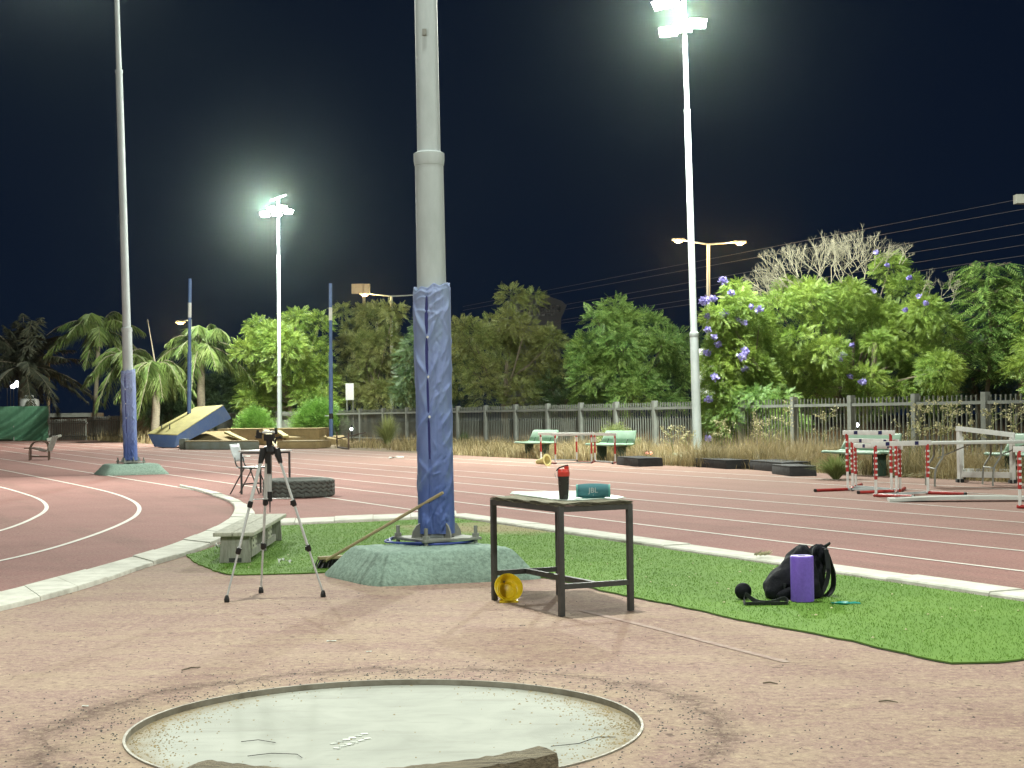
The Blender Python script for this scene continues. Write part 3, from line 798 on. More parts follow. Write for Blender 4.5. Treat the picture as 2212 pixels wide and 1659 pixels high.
    if pad:
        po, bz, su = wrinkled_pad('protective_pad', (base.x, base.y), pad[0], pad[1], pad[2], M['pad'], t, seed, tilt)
        H = pad[1] - pad[0]; sl = MB(); pts_ = []
        for k_ in range(40):
            b = H * (.30 + .655 * k_ / 39); uu = -0.2 - .12 * (1 - b / H) + .05 * math.sin(b * 3); gap = .012 * abs(math.sin(PI * (b - bz[2]) / (bz[0] - bz[2]) * 2.0)) ** .7 + .003
            ph = uu - .1; sq = (abs(math.cos(ph)) ** 3.2 + abs(math.sin(ph)) ** 3.2) ** (-1 / 3.2); rr = pad[2] * (.9 + .12 * (sq - 1) / .19) - .003
            q_ = ax(pad[0] + b) + Vector((math.sin(uu) * rr, -math.cos(uu) * rr, 0)); pts_.append((q_, gap))
        for q_, g_ in pts_: sl.v += [(q_.x - g_, q_.y, q_.z), (q_.x + g_, q_.y, q_.z), (q_.x, q_.y + .02, q_.z)]
        for k_ in range(39):
            o_ = 3 * k_; sl.f += [(o_, o_ + 1, o_ + 4, o_ + 3), (o_ + 1, o_ + 2, o_ + 5, o_ + 4), (o_ + 2, o_, o_ + 3, o_ + 5)]
        part('seam', sl, M['seam'], po)
        for b in bz[:3]:
            bb = MB(); H = pad[1] - pad[0]; zz = pad[0] + b; uu = -0.2 - .12 * (1 - b / H) + .05 * math.sin(b * 3) + .07
            q_ = ax(zz) + Vector((math.sin(uu) * pad[2] * .93, -math.cos(uu) * pad[2] * .93, 0))
            bb.tube([q_, q_ + Vector((0, -.012, 0))], .011, 12)
            part('button', bb, M['white'], po)
    if heads:
        hs = MB()
        for (c, aim) in heads:
            hb, gl = MB(), MB(); head_box(hb, gl, c, aim)
            h_ = part('floodlight', hb, M['greysteel'], t); part('lamp_glass', gl, M['lamp'], h_)
    if tbar:
        tb_ = MB(); a = ax(ztop); tb_.tube([a - Vector((.38, .1, .18)), a + Vector((.38, .1, .12))], .035, 8); part('crossarm', tb_, M['galv'], t)
    return t, ax
# centre mast
cf = [G(807.6, 1268.7), G(1186, 1251)]; cl = G(686, 1241)
cor = [cf[0], cf[1], cf[1] + (cl - cf[0]), cl]
mc = P(944, 1168, 12.47)
CM, cax = mast('floodlight_mast', 'tall grey floodlight mast nearest the camera, its blue pad on a green concrete block', Vector((mc.x, mc.y, 0)), (-.008, 0), corners=cor, pad=(.33, 2.36, .168), seed=5)
bracket = MB(); q_ = P(917, 70, mc.y - .09); bracket.box(q_, (.035, .05, .05)); part('bracket', bracket, M['greysteel'], CM)
# blue cable round the base of the mast
cbm = MB(); cpts = []
for i in range(60):
    a = R(150 + i * 6.4 * 1.25); rr = .30 + .02 * math.sin(i * .5) + .0012 * i
    cpts.append((mc.x - .05 + rr * 1.05 * math.cos(a), mc.y + rr * .95 * math.sin(a), .262 + .012 * (i > 40) + .05 * max(0, math.sin(a - .3)) * (i < 30)))
cbm.tube(cpts, .0095, 8)
tag(part('cable', cbm, M['cable'], None), 'blue cable looped round the bolted base plate of the centre mast', 'cable')
lm = P(283, 985, 35.8)
mast('floodlight_mast', 'grey floodlight mast with a blue pad standing beside the bend of the track', Vector((lm.x, lm.y, 0)), (-.022, 0), pad=(.33, 2.45, .18), seed=9, footsize=.78)
rm = P(1507, 960, 41.4)
def A(px, py, Y): return P(px, py, Y)
rh = [(A(1443, 69, 41.0), (-.25, -.75, -.62)), (A(1475, 60, 41.0), (-.1, -.8, -.62)), (A(1507, 51, 41.1), (.15, -.8, -.62)), (A(1425, 10, 41.2), (-.6, -.5, -.62)), (A(1450, 5, 41.2), (-.5, -.6, -.62))]
RMT, rax = mast('floodlight_mast', 'grey floodlight mast with blazing lamps beside the purple flowering tree', Vector((rm.x, rm.y, 0)), (-.015, 0), heads=rh, seed=2, ztop=13.0, plate=False, footh=.7)
fm = P(604, 915, 77.5)
fh = [(A(572, 463, 77), (-.3, -.75, -.6)), (A(598, 461, 77), (0, -.8, -.6)), (A(624, 457, 77.2), (.5, -.6, -.6)), (A(585, 452, 77.4), (-.6, -.5, -.6)), (A(610, 450, 77.4), (.1, -.7, -.6))]
FMT, fax = mast('floodlight_mast', 'distant floodlight mast with glowing lamps rising behind the landing mats', Vector((fm.x, fm.y, 0)), (.004, 0), heads=fh, seed=3, ztop=12.6, tbar=True, plate=False, foot=False)
# ================================================================ camera tripod
def tripod():
    feet = [G(490, 1301), G(564, 1281), G(698, 1290)]
    cen = sum(feet, Vector()) / 3
    Y = cen.y - .05
    topx = P(582, 972, Y)
    t = thing('camera_tripod', 'silver and black camera tripod with no camera on it', 'tripod', (cen.x, cen.y, 0))
    col_top = topx
    for i, f in enumerate(feet):
        out = Vector((f.x - cen.x, f.y - cen.y, 0)).normalized()
        a = topx + out * .055 + Vector((0, 0, -.015)); b = f + Vector((0, 0, .03))
        def L(s): return a.lerp(b, s)
        k1, k2 = .36, .68
        mb = MB()
        side = out.cross(Vector((0, 0, 1)))
        for sg in (-1, 1): mb.tube([L(0.03) + side * sg * .009, L(k1) + side * sg * .009], .0075, 8)
        mb.tube([L(.05), L(k1)], .0085, 8)
        leg = part('leg', mb, M['alu'], t)
        mb = MB(); mb.tube([L(k1 - .01), L(k2)], .0095, 10); mb.tube([L(k2 - .01), L(1)], .0075, 10); part('lower_section', mb, M['alu'], leg)
        for s in (k1, k2):
            mb = MB(); d = (b - a).normalized(); mb.tube([L(s) - d * .022, L(s) - d * .018, L(s) + d * .018, L(s) + d * .026], [.013, .019, .019, .013], 8)
            mb.box(L(s) + out * -.012 + side * .012, (.016, .016, .034)); part('clamp', mb, M['black'], leg)
        mb = MB(); mb.tube([L(0) + Vector((0, 0, .03)), L(.02), L(.08)], [.022, .024, .016], 8); part('leg_joint', mb, M['black'], leg)
        mb = MB(); mb.tube([b + Vector((0, 0, .02)), b, f + Vector((0, 0, .012)), f], [.010, .017, .02, .018], 10); part('rubber_foot', mb, M['black'], leg)
    c0 = P(582, 972, Y); 
    mb = MB(); mb.tube([c0 + Vector((0, 0, .02)), Vector((c0.x, c0.y, c0.z - .30))], .014, 12); part('centre_column', mb, M['alu'], t)
    mb = MB(); mb.box((c0.x, c0.y - .02, c0.z - .07), (.028, .03, .2)); part('crank_rack', mb, M['black'], t)
    mb = MB(); zc = P(582, 1077, Y).z
    mb.tube([(c0.x, c0.y, zc + .05), (c0.x, c0.y, zc - .02)], .018, 10)
    mb.tube([(c0.x, c0.y, zc - .02), (c0.x, c0.y, zc - .10)], [.006, .003], 8); part('column_foot', mb, M['black'], t)
    for f in feet:
        out = Vector((f.x - cen.x, f.y - cen.y, 0)).normalized(); a = topx + out * .055; b = f + Vector((0, 0, .03))
        s = (a.z - zc) / (a.z - b.z); mb = MB(); mb.beam((c0.x, c0.y, zc), a.lerp(b, s), .012, .006); part('brace', mb, M['alu'], t)
    mb = MB(); mb.tube([c0 + Vector((0, 0, -.035)), c0 + Vector((0, 0, -.01)), c0 + Vector((0, 0, .022)), c0 + Vector((0, 0, .03))], [.03, .046, .042, .025], 14); part('spider', mb, M['black'], t)
    mb = MB(); h = c0 + Vector((0, 0, .03)); mb.tube([h, h + Vector((0, 0, .04))], [.02, .024], 12)
    mb.tube([h + Vector((-.035, 0, .055)), h + Vector((.035, 0, .055))], .02, 12)
    mb.box(h + Vector((0, 0, .062)), (.07, .06, .045)); head = part('pan_head', mb, M['black'], t)
    mb = MB(); mb.box(h + Vector((0, -.01, .098)), (.085, .075, .016)); part('camera_plate', mb, M['alu'], head, bevel=.004)
    mb = MB(); mb.box(h + Vector((-.072, 0, .075)), (.04, .035, .045)); mb.tube([h + Vector((-.05, 0, .09)), h + Vector((-.098, -.01, .062))], .01, 8); mb.box(h + Vector((-.082, 0, .09)), (.018, .02, .05)); part('side_knob', mb, M['black'], head)
    mb = MB(); mb.tube([h + Vector((.03, 0, .04)), h + Vector((.045, -.02, .02)), h + Vector((.055, -.03, .055)), h + Vector((.09, -.04, .062))], [.007, .007, .009, .010], 8); part('pan_handle', mb, M['black'], head)
    mb = MB(); mb.box(h + Vector((.048, .01, .105)), (.018, .04, .045)); part('plate_lever', mb, M['black'], head)
tripod()

# ================================================================ table and what stands on and under it
TA, TB_, TC_ = G(1213.5, 1333), G(1063.5, 1296.5), G(1368, 1320.5)
TA.z = TB_.z = TC_.z = 0
TD = TB_ + TC_ - TA
TOPZ = .725
def table():
    cen = (TA + TD) / 2
    t = thing('table', 'steel framed square-legged table with a splintering wooden top', 'table', (cen.x, cen.y, 0))
    w = .036
    lx = (TC_ - TA).normalized(); ly = (TB_ - TA).normalized()
    rz = math.atan2(lx.y, lx.x)
    for p in (TA, TB_, TC_, TD):
        ins = (cen - p).normalized() * .02; q = p + ins
        mb = MB(); mb.box((q.x, q.y, .35 + .003), (w, w, .70), rz=rz); part('leg', mb, M['darksteel'], t, bevel=.003)
    cs = [p + (cen - p).normalized() * .02 for p in (TA, TC_, TD, TB_)]
    mb = MB()
    for i in range(4):
        a, b = cs[i], cs[(i + 1) % 4]; d = (b - a).normalized() * (w / 2 + .001); a = a + d; b = b - d
        mb.beam((a.x, a.y, .684), (b.x, b.y, .684), w * .94, .036)
    part('top_frame', mb, M['darksteel'], t)
    for a, b in ((cs[0], cs[1]), (cs[2], cs[3])):
        d = (b - a).normalized() * (w / 2 + .001); mb = MB(); mb.beam((a.x + d.x, a.y + d.y, .19), (b.x - d.x, b.y - d.y, .19), .03, .034); part('stretcher', mb, M['darksteel'], t)
    a = (cs[0] + cs[1]) / 2; b = (cs[2] + cs[3]) / 2; d = (b - a).normalized() * .017
    mb = MB(); mb.beam((a.x + d.x, a.y + d.y, .19), (b.x - d.x, b.y - d.y, .19), .03, .034); part('stretcher', mb, M['darksteel'], t)
    # plywood plies with ragged edges
    rng = random.Random(4); mb = MB(); nl = 5
    for k in range(nl):
        z0 = .7035 + k * .0042; loop = []
        for i in range(4):
            a, b = cs[i], cs[(i + 1) % 4]; n = 60 if i in (1, 3) else 36
            nrm = Vector(((b - a).y, -(b - a).x, 0)).normalized(); ph = rng.random() * 6
            for j in range(n):
                p = a.lerp(b, j / n) + nrm * (.028 - rng.random() ** 2 * .016 - .012 * max(0, math.sin(j * .21 + ph + k)) * rng.random() + .004 * math.sin(j * 1.3 + k))
                loop.append(p)
        n = len(loop); o = len(mb.v)
        wav = [.0035 * math.sin(i * .35 + k) + rng.uniform(-.001, .001) for i in range(n)]
        mb.v += [(p.x, p.y, z0 + wav[i]) for i, p in enumerate(loop)] + [(p.x, p.y, z0 + .0036 + wav[i]) for i, p in enumerate(loop)]
        for p in loop: 
            q = p.lerp(cen, .12); mb.v.append((q.x, q.y, z0 + .0036))
        mb.f += [(o + i, o + (i + 1) % n, o + n + (i + 1) % n, o + n + i) for i in range(n)] + [(o + n + i, o + n + (i + 1) % n, o + 2 * n + (i + 1) % n, o + 2 * n + i) for i in range(n)]
        mb.f.append(tuple(o + 2 * n + i for i in range(n)))
        if k == 0: mb.f.append(tuple(o + i for i in reversed(range(n))))
    top = part('table_top', mb, M['chip'], t)
    # what is left of the pale laminate
    q = [(1108, 1062), (1180, 1061.5), (1250, 1060), (1300, 1066), (1352, 1074.5), (1330, 1077.5), (1296, 1077), (1262, 1080), (1226, 1081), (1190, 1078.5), (1160, 1074), (1140, 1071), (1122, 1069), (1100, 1066.5)]
    ZT = TOPZ + .0035
    loop = resample([G(x, y, ZT) for x, y in q] + [G(*q[0], ZT)], .035)[:-1]
    c2 = sum(loop, Vector()) / len(loop)
    loop = [p + (p - c2).normalized() * rng.uniform(-.015, .012) for p in loop]
    mb = MB(); n = len(loop); mb.v = [(p.x, p.y, ZT - .0025) for p in loop] + [(p.x, p.y, ZT + rng.uniform(0, .004)) for p in loop] + [(p.lerp(c2, .15).x, p.lerp(c2, .15).y, ZT + .001) for p in loop]
    mb.f = [(i, (i + 1) % n, n + (i + 1) % n, n + i) for i in range(n)] + [(n + i, n + (i + 1) % n, 2 * n + (i + 1) % n, 2 * n + i) for i in range(n)] + [tuple(2 * n + i for i in range(n))]
    if sum((loop[i].x * loop[(i + 1) % n].y - loop[(i + 1) % n].x * loop[i].y) for i in range(n)) < 0: mb.f = [f[::-1] for f in mb.f]
    part('laminate', mb, M['sheet'], top)
    return ZT + .002
ZT = table()
# shaker bottle
bp = G(1218, 1078.5, ZT)
t = thing('shaker_bottle', 'smoky shaker bottle with a red lid on the table', 'bottle', (bp.x, bp.y, ZT))
mb = MB(); mb.lathe([(.027, 0), (.030, .003), (.0325, .04), (.035, .09), (.0385, .158)], 28, (bp.x, bp.y, ZT)); part('cup', mb, M['cup'], t)
mb = MB(); mb.lathe([(.0395, .152), (.041, .154), (.041, .180), (.0375, .184), (.036, .197), (.028, .201), (.026, .201)], 28, (bp.x, bp.y, ZT)); lid = part('lid', mb, M['redlid'], t)
mb = MB(); mb.box((bp.x + .020, bp.y - .006, ZT + .209), (.03, .026, .022), ry=-.15); part('spout_cap', mb, M['redlid'], lid, bevel=.005)
mb = MB(); mb.tube([(bp.x + .032, bp.y - .012, ZT + .224), (bp.x, bp.y - .016, ZT + .219), (bp.x - .03, bp.y - .012, ZT + .208), (bp.x - .047, bp.y - .01, ZT + .188)], .0045, 8); part('carry_loop', mb, M['black'], lid)
mb = MB(); mb.tube([(bp.x - .047 + .009 * math.sin(a * 1.0), bp.y - .012, ZT + .166 + .022 * math.cos(a)) for a in np.linspace(0, 5.2, 14)], .0022, 6); part('carabiner', mb, M['alu'], lid)
# speaker
s0, s1 = G(1250, 1076.5, ZT), G(1315, 1076.8, ZT)
sc_ = (s0 + s1) / 2; L = .228; rz = -.05
t = thing('speaker', 'teal fabric barrel-shaped bluetooth speaker standing on the table', 'speaker', (sc_.x, sc_.y + .045, ZT))
ax_ = Vector((math.cos(rz), math.sin(rz), 0)); cs_ = Vector((sc_.x, sc_.y + .045, ZT + .049))
def along(prof, n=36):
    mb = MB(); Mx = Matrix.Rotation(rz, 3, 'Z') @ Matrix.Rotation(PI / 2, 3, 'Y')
    mb.lathe(prof, n, cs_, Mx); return mb
bodyp = [(.040, -L / 2 + .008)] + [(.0485 - .0075 * abs(x) ** 2.6, x * (L / 2 - .008)) for x in np.linspace(-1, 1, 15)] + [(.040, L / 2 - .008)]
part('fabric_body', along(bodyp), M['tealmesh'], t)
for sg in (-1, 1):
    pr = sorted([(.0415, sg * (L / 2 - .013)), (.044, sg * (L / 2 - .008)), (.043, sg * L / 2), (.034, sg * (L / 2 - .003)), (.034, sg * (L / 2 - .012))][:3], key=lambda q: q[1])
    part('end_rim', along(pr, 36), M['tealrim'], t)
mb = MB(); mb.box(cs_ + Vector((0, 0, -.0465)), (.15, .03, .006), rz=rz); part('rubber_foot', mb, M['tealrim'], t)
cu = bpy.data.curves.new('logo', 'FONT'); cu.body = 'JBL'; cu.size = .05; cu.extrude = .0008; cu.align_x = 'CENTER'; cu.align_y = 'CENTER'
to = bpy.data.objects.new('tmp', cu); COL.objects.link(to); bpy.context.view_layer.update()
me = bpy.data.meshes.new_from_object(to); bpy.data.objects.remove(to); bpy.data.curves.remove(cu)
vs = [v.co.copy() for v in me.vertices]; fs = [tuple(p.vertices) for p in me.polygons]; bpy.data.meshes.remove(me)
mb = MB(); X = ax_; Yd = Vector((math.sin(rz), -math.cos(rz), 0))
out = []
for v in vs:
    x, zz = v.x * .95, v.y * .95 + .004
    out.append(cs_ + X * x + Vector((0, 0, zz)) + Yd * (.0488 + (v.z - .004 if v.z < 0 else 0)))
mb.add(out, fs); part('logo', mb, M['logo'], t, smooth=False)
mb = MB(); mb.box(cs_ + Yd * .0415 + Vector((0, 0, -.026)), (.003, .002, .008), rz=rz); part('status_light', mb, M['logo'], t)
# yellow cone under the table
y0 = G(1099, 1302)
t = thing('yellow_cone', 'shiny yellow plastic cone lying open towards the camera beside the table leg', 'cone', (y0.x, y0.y, 0))
ca_ = Vector((.20, -.88, .42)).normalized(); cx_ = ca_.cross(Vector((0, 0, 1))).normalized(); cy_ = cx_.cross(ca_)
Mx = Matrix((cx_, cy_, ca_)).transposed()
cy0 = Vector((y0.x, y0.y + .02, .102))
prof = [(.001, -.117), (.028, -.116), (.045, -.113), (.062, -.10), (.075, -.07), (.09, -.03), (.0995, 0.0), (.1005, .006), (.097, .008), (.094, .004), (.084, -.028), (.074, -.046), (.066, -.048), (.062, -.044), (.058, -.047), (.050, -.072), (.03, -.078), (.001, -.079)]
mb = MB(); mb.lathe(prof, 40, cy0, Mx, close=True); part('shell', mb, M['yellow'], t, angle=50)
mb = MB(); q = cy0 + Mx @ Vector((.018, .055, -.040)); mb.ball(q, .006, 8, 6); part('vent_hole', mb, M['darksteel'], t)
mb = MB()
fz = Vector((y0.x, y0.y + .05, .008)); mb.box(fz, (.13, .13, .014)); part('square_foot', mb, M['yellow'], t, bevel=.004)

# ================================================================ bag, roller, ball on the turf
ZG = .024
rp = G(1738, 1302, ZG - .012); Yr = rp.y + .07
t = thing('foam_roller', 'purple foam roller standing on end in front of the black backpack', 'foam roller', (rp.x, Yr, .012))
mb = MB(); mb.lathe([(.070, 0), (.0765, .004), (.078, .012), (.078, .297), (.0765, .304), (.072, .308), (.030, .308), (.028, .306)], 48, (rp.x, Yr, .012)); part('foam_body', mb, M['purple'], t)
mb = MB(); mb.lathe([(.0, .3075), (.027, .3075), (.027, .3085), (0.0005, .3085)], 24, (rp.x, Yr, .012), close=False); part('core_hole', mb, M['bag'], t)
b0 = G(1608, 1296, ZG - .01)
mb = MB(); mb.ball((b0.x, b0.y + .05, .012 + .056), .0575, 32, 20)
tag(link_mesh('massage_ball', mb.v, mb.f, M['bag']), 'small round black massage ball lying on the turf', 'ball')
def resistance_strap():
    pts = [(1607, 1291, .05), (1609, 1283.5, .05), (1615, 1286, .04), (1628, 1297, .02), (1645, 1302, .015), (1665, 1301, .02), (1680, 1297, .035), (1692, 1292, .05), (1701, 1297, .045), (1703, 1305, .02), (1695, 1310, .014), (1670, 1311, .013), (1640, 1313, .013), (1617, 1312, .013), (1609, 1306, .02), (1607, 1297, .045)]
    w = [G(x, min(1310, max(y, 1300)) + 0, .012) for x, y, z in pts]
    p3 = []
    for (x, y, z), g in zip(pts, w):
        q = P(x, y, 10.02 + (.10 if y < 1300 else 0)); p3.append(Vector((q.x, q.y, max(q.z, .022))))
    p3 = smooth(p3 + [p3[0]], 2)
    mb = MB(); mb.ribbon(p3, .030, [Vector((.25, -.35, 1))] * len(p3), .004)
    return tag(link_mesh('strap', mb.v, mb.f, M['strap']), 'black webbing strap looped on the turf beside the massage ball', 'strap')
resistance_strap()
q0 = G(1797, 1303, .012); q1 = G(1830, 1304, .012); q2 = G(1855, 1304, .012)
mb = MB(); pts = []
for a in np.linspace(0, 2 * PI, 25):
    c = (G(1815, 1303, .02)); pts.append(c + Vector((.056 * math.cos(a), .028 * math.sin(a), .004 * math.sin(2 * a))))
mb.ribbon(pts, .018, [Vector((math.cos(a), math.sin(a) * .5, .6)) for a in np.linspace(0, 2 * PI, 25)], .003)
e = pts[0]; mb.ribbon([e, e + Vector((.04, -.005, .004)), e + Vector((.075, -.01, .0))], .02, [Vector((0, 1, .4))] * 3, .003)
tag(link_mesh('teal_loop', mb.v, mb.f, M['teal']), 'flat teal exercise loop lying on the turf right of the backpack', 'exercise loop')
def backpack():
    Yb = 10.42
    def B(zx, zy): return P(1563.5 + zx * .1488, 1141 + zy * .1488, Yb)
    base = B(1050, 1050)
    t = thing('backpack', 'open black backpack slumped on the turf behind the purple roller', 'backpack', (base.x, base.y, .012))
    s = .1488 * Yb / FPX
    def loft(rows, depth_c, n=36, sq=2.5, mat='bag', nm='front_panel', wr=.006, seed=0):
        rg = random.Random(seed); mb = MB(); ph = [rg.random() * 6 for _ in range(8)]
        for zy, xl, xr, dep, yc in rows:
            c = B((xl + xr) / 2, zy); hw = (xr - xl) / 2 * s; z = max(.013, c.z)
            for k in range(n):
                a = 2 * PI * k / n; ca, sa = math.cos(a), math.sin(a)
                rr = (abs(ca) ** sq + abs(sa) ** sq) ** (-1 / sq)
                wv = wr * (math.sin(3 * a + z * 38 + ph[0]) + .7 * math.sin(5 * a - z * 55 + ph[1]) + .5 * math.sin(9 * a + z * 20 + ph[2]))
                mb.v.append((c.x + ca * rr * hw + wv * ca, c.y + yc + sa * rr * dep + wv * sa, z))
        m_ = len(rows)
        for i in range(m_ - 1):
            for k in range(n):
                a = i * n + k; b = i * n + (k + 1) % n; mb.f.append((a, b, b + n, a + n))
        mb.f.append(tuple(reversed(range(n)))); mb.f.append(tuple((m_ - 1) * n + k for k in range(n)))
        return part(nm, mb, M[mat], t, angle=75)
    def interp(rows, m_=22):
        rows = sorted(rows, key=lambda r: -r[0]); out = []
        zs = np.linspace(rows[0][0], rows[-1][0], m_)
        for z in zs:
            for a, b in zip(rows, rows[1:]):
                if a[0] >= z >= b[0] - 1e-6:
                    f = 0 if a[0] == b[0] else (a[0] - z) / (a[0] - b[0]); f = f * f * (3 - 2 * f) * .5 + f * .5
                    out.append(tuple(x + (y - x) * f for x, y in zip(a, b))); break
        return out
    body = loft(interp([(1072, 700, 1330, .10, .0), (1040, 640, 1380, .135, 0), (960, 590, 1400, .15, 0), (880, 580, 1400, .15, 0), (780, 610, 1390, .15, .0), (680, 665, 1370, .145, .01), (600, 745, 1350, .135, .02), (540, 830, 1330, .125, .02), (470, 890, 1300, .11, .03), (400, 940, 1280, .10, .03), (330, 1000, 1262, .085, .03), (280, 1060, 1225, .06, .03), (245, 1120, 1190, .02, .03)], 30), 0, seed=1, nm='front_compartment')
    loft(interp([(1060, 1180, 1440, .05, .05), (960, 1200, 1465, .06, .06), (800, 1220, 1490, .065, .07), (600, 1240, 1510, .065, .08), (450, 1262, 1525, .06, .09), (350, 1285, 1535, .055, .09), (290, 1320, 1535, .045, .09), (255, 1350, 1490, .03, .09), (246, 1380, 1450, .01, .09)], 26), 0, seed=2, nm='back_panel')
    mb = MB()                                  # rolled side pocket
    f = Vector((0, -.15, 0)); mb.tube([B(735, 960) + f * .8, B(760, 940) + f, B(860, 895) + f * 1.06, B(1010, 845) + f * 1.06], [.012, .026, .032, .03], 14); part('side_pocket', mb, M['bag'], t)
    mb = MB(); mb.tube([B(820, 760) + f, B(828, 880) + f * 1.05], .006, 8); mb.box(B(826, 790) + f * 1.08, (.016, .008, .022)); part('zip_pull', mb, M['strap'], t)
    mb = MB(); mb.tube([B(1150, 250) + Vector((0, -.04, 0)), B(1215, 310) + Vector((0, -.06, 0)), B(1250, 390) + Vector((0, -.07, 0)), B(1300, 310) + Vector((0, .02, 0)), B(1345, 262) + Vector((0, .04, 0))], .005, 8); part('zip', mb, M['strap'], t)
    mb = MB(); mb.tube([B(1490, 275) + Vector((0, .08, 0)), B(1520, 255) + Vector((0, .07, 0)), B(1565, 225) + Vector((0, .06, 0)), B(1578, 238) + Vector((0, .09, 0)), B(1530, 285) + Vector((0, .1, 0))], .0075, 8); part('grab_handle', mb, M['strap'], t)
    g = Vector((0, .02, 0)); pts = smooth([B(1470, 290) + g, B(1520, 400) + g, B(1560, 520) + g, B(1600, 640) + g, B(1605, 780) + g, B(1590, 890) + g, B(1530, 970) + g, B(1440, 1005) + g, B(1340, 1030) + g], 2)
    mb = MB(); mb.ribbon(pts, .042, [Vector((.55, -.8, -.2))] * len(pts), .008); part('shoulder_strap', mb, M['strap'], t)
    pts = smooth([B(1475, 300) - g, B(1500, 450) - g, B(1515, 620) - g, B(1490, 780) - g, B(1440, 900) - g, B(1380, 1000) - g], 2)
    mb = MB(); mb.ribbon(pts, .030, [Vector((.8, -.5, .0))] * len(pts), .008); part('shoulder_strap', mb, M['strap'], t)
backpack()

# ================================================================ wooden bench on the turf
def wooden_bench():
    n0 = G(474, 1217, .01); n1 = G(541, 1216, .01); f1 = G(608.6, 1167.5, .01); u = (f1 - n1).normalized(); v = (n1 - n0).normalized(); v = (v - u * v.dot(u)).normalized()
    L = (f1 - n1).length; Wd = .275; H = .285
    t = thing('wooden_bench', 'low weathered grey wooden bench at the tip of the turf', 'bench', (n0.x, n0.y, 0))
    o = n0 + Vector((0, 0, 0))
    def q(a, b, z): p = o + u * a + v * b; return Vector((p.x, p.y, z))
    def slab(a0, a1, b0, b1, z0, z1, inset=0.0):
        mb = MB(); mb.hexa([q(a0, b0, z0), q(a0, b1, z0), q(a1, b1, z0), q(a1, b0, z0)], [q(a0, b0 + inset, z1), q(a0, b1 - inset, z1), q(a1, b1 - inset, z1), q(a1, b0 + inset, z1)]); return mb
    for b0, b1 in ((-.045, .120), (.127, .315)):
        mb = slab(-.07, L + .08, b0, b1, H - .035 + .001, H); part('seat_plank', mb, M['benchwood'], t, bevel=.005)
    for a in (0, L - .03):
        mb = slab(a, a + .035, .0, Wd, .012, H - .036, .012); ep = part('end_panel', mb, M['benchpanel'], t, bevel=.003)
    mb = slab(L * .48, L * .48 + .035, .02, Wd - .01, .014, H - .036, .01); part('middle_panel', mb, M['benchpanel'], t)
    for a in (.037, L * .5 + .02):
        mb = slab(a, a + L * .42, .12, .15, .06, H - .036); part('long_board', mb, M['benchpanel'], t)
    for a in (.10, L * .48 + .07):
        mb = slab(a, a + .7, Wd - .028, Wd - .004, .05, .115); part('foot_rail', mb, M['benchpanel'], t)
        mb = slab(a + .02, a + .34, Wd - .02, Wd + .000, .118, .225); pl = part('hook_plate', mb, M['benchwood'], t)
        for k in range(4):
            mb = MB(); c = q(a + .08 + .18 * (k % 2), Wd + .001, .15 + .045 * (k // 2)); mb.tube([c, c + v * .004], .011, 8); part('hole', mb, M['darksteel'], pl)
    mb = slab(-.004, .002, .085, .195, .02, .055); part('slot', mb, M['darksteel'], t)
wooden_bench()

# ================================================================ push broom leaning on the pad
def broom():
    a = P(957, 1064, mc.y - .215); b = G(702, 1217, .09); b = P(700, 1213, 12.85)
    t = thing('broom', 'push broom with a wooden handle leaning against the blue pad', 'broom', (b.x, b.y, 0))
    mb = MB(); mb.tube([b, b.lerp(a, .5), a - (a - b).normalized() * .02, a], [.013, .0135, .0135, .011], 12); part('handle', mb, M['stick'], t)
    d = Vector((.9, .44, 0)).normalized()
    mb = MB(); c = Vector((b.x - .0, b.y, .10)); mb.beam(c - d * .05, c + d * .24, .055, .028); part('broom_head', mb, M['stick'], t, bevel=.008)
    mb = MB(); n = 26
    for i in range(n * 5):
        p = c + d * random.uniform(-.045, .23) + Vector((random.uniform(-.02, .02), random.uniform(-.02, .02), -.012)); e = p + Vector((random.uniform(-.025, .01) - .02, random.uniform(-.03, .0), -(p.z - .014)))
        mb.tube([p, e], [.005, .003], 4)
    o = part('bristles', mb, M['black'], t); o['kind'] = 'stuff'
broom()

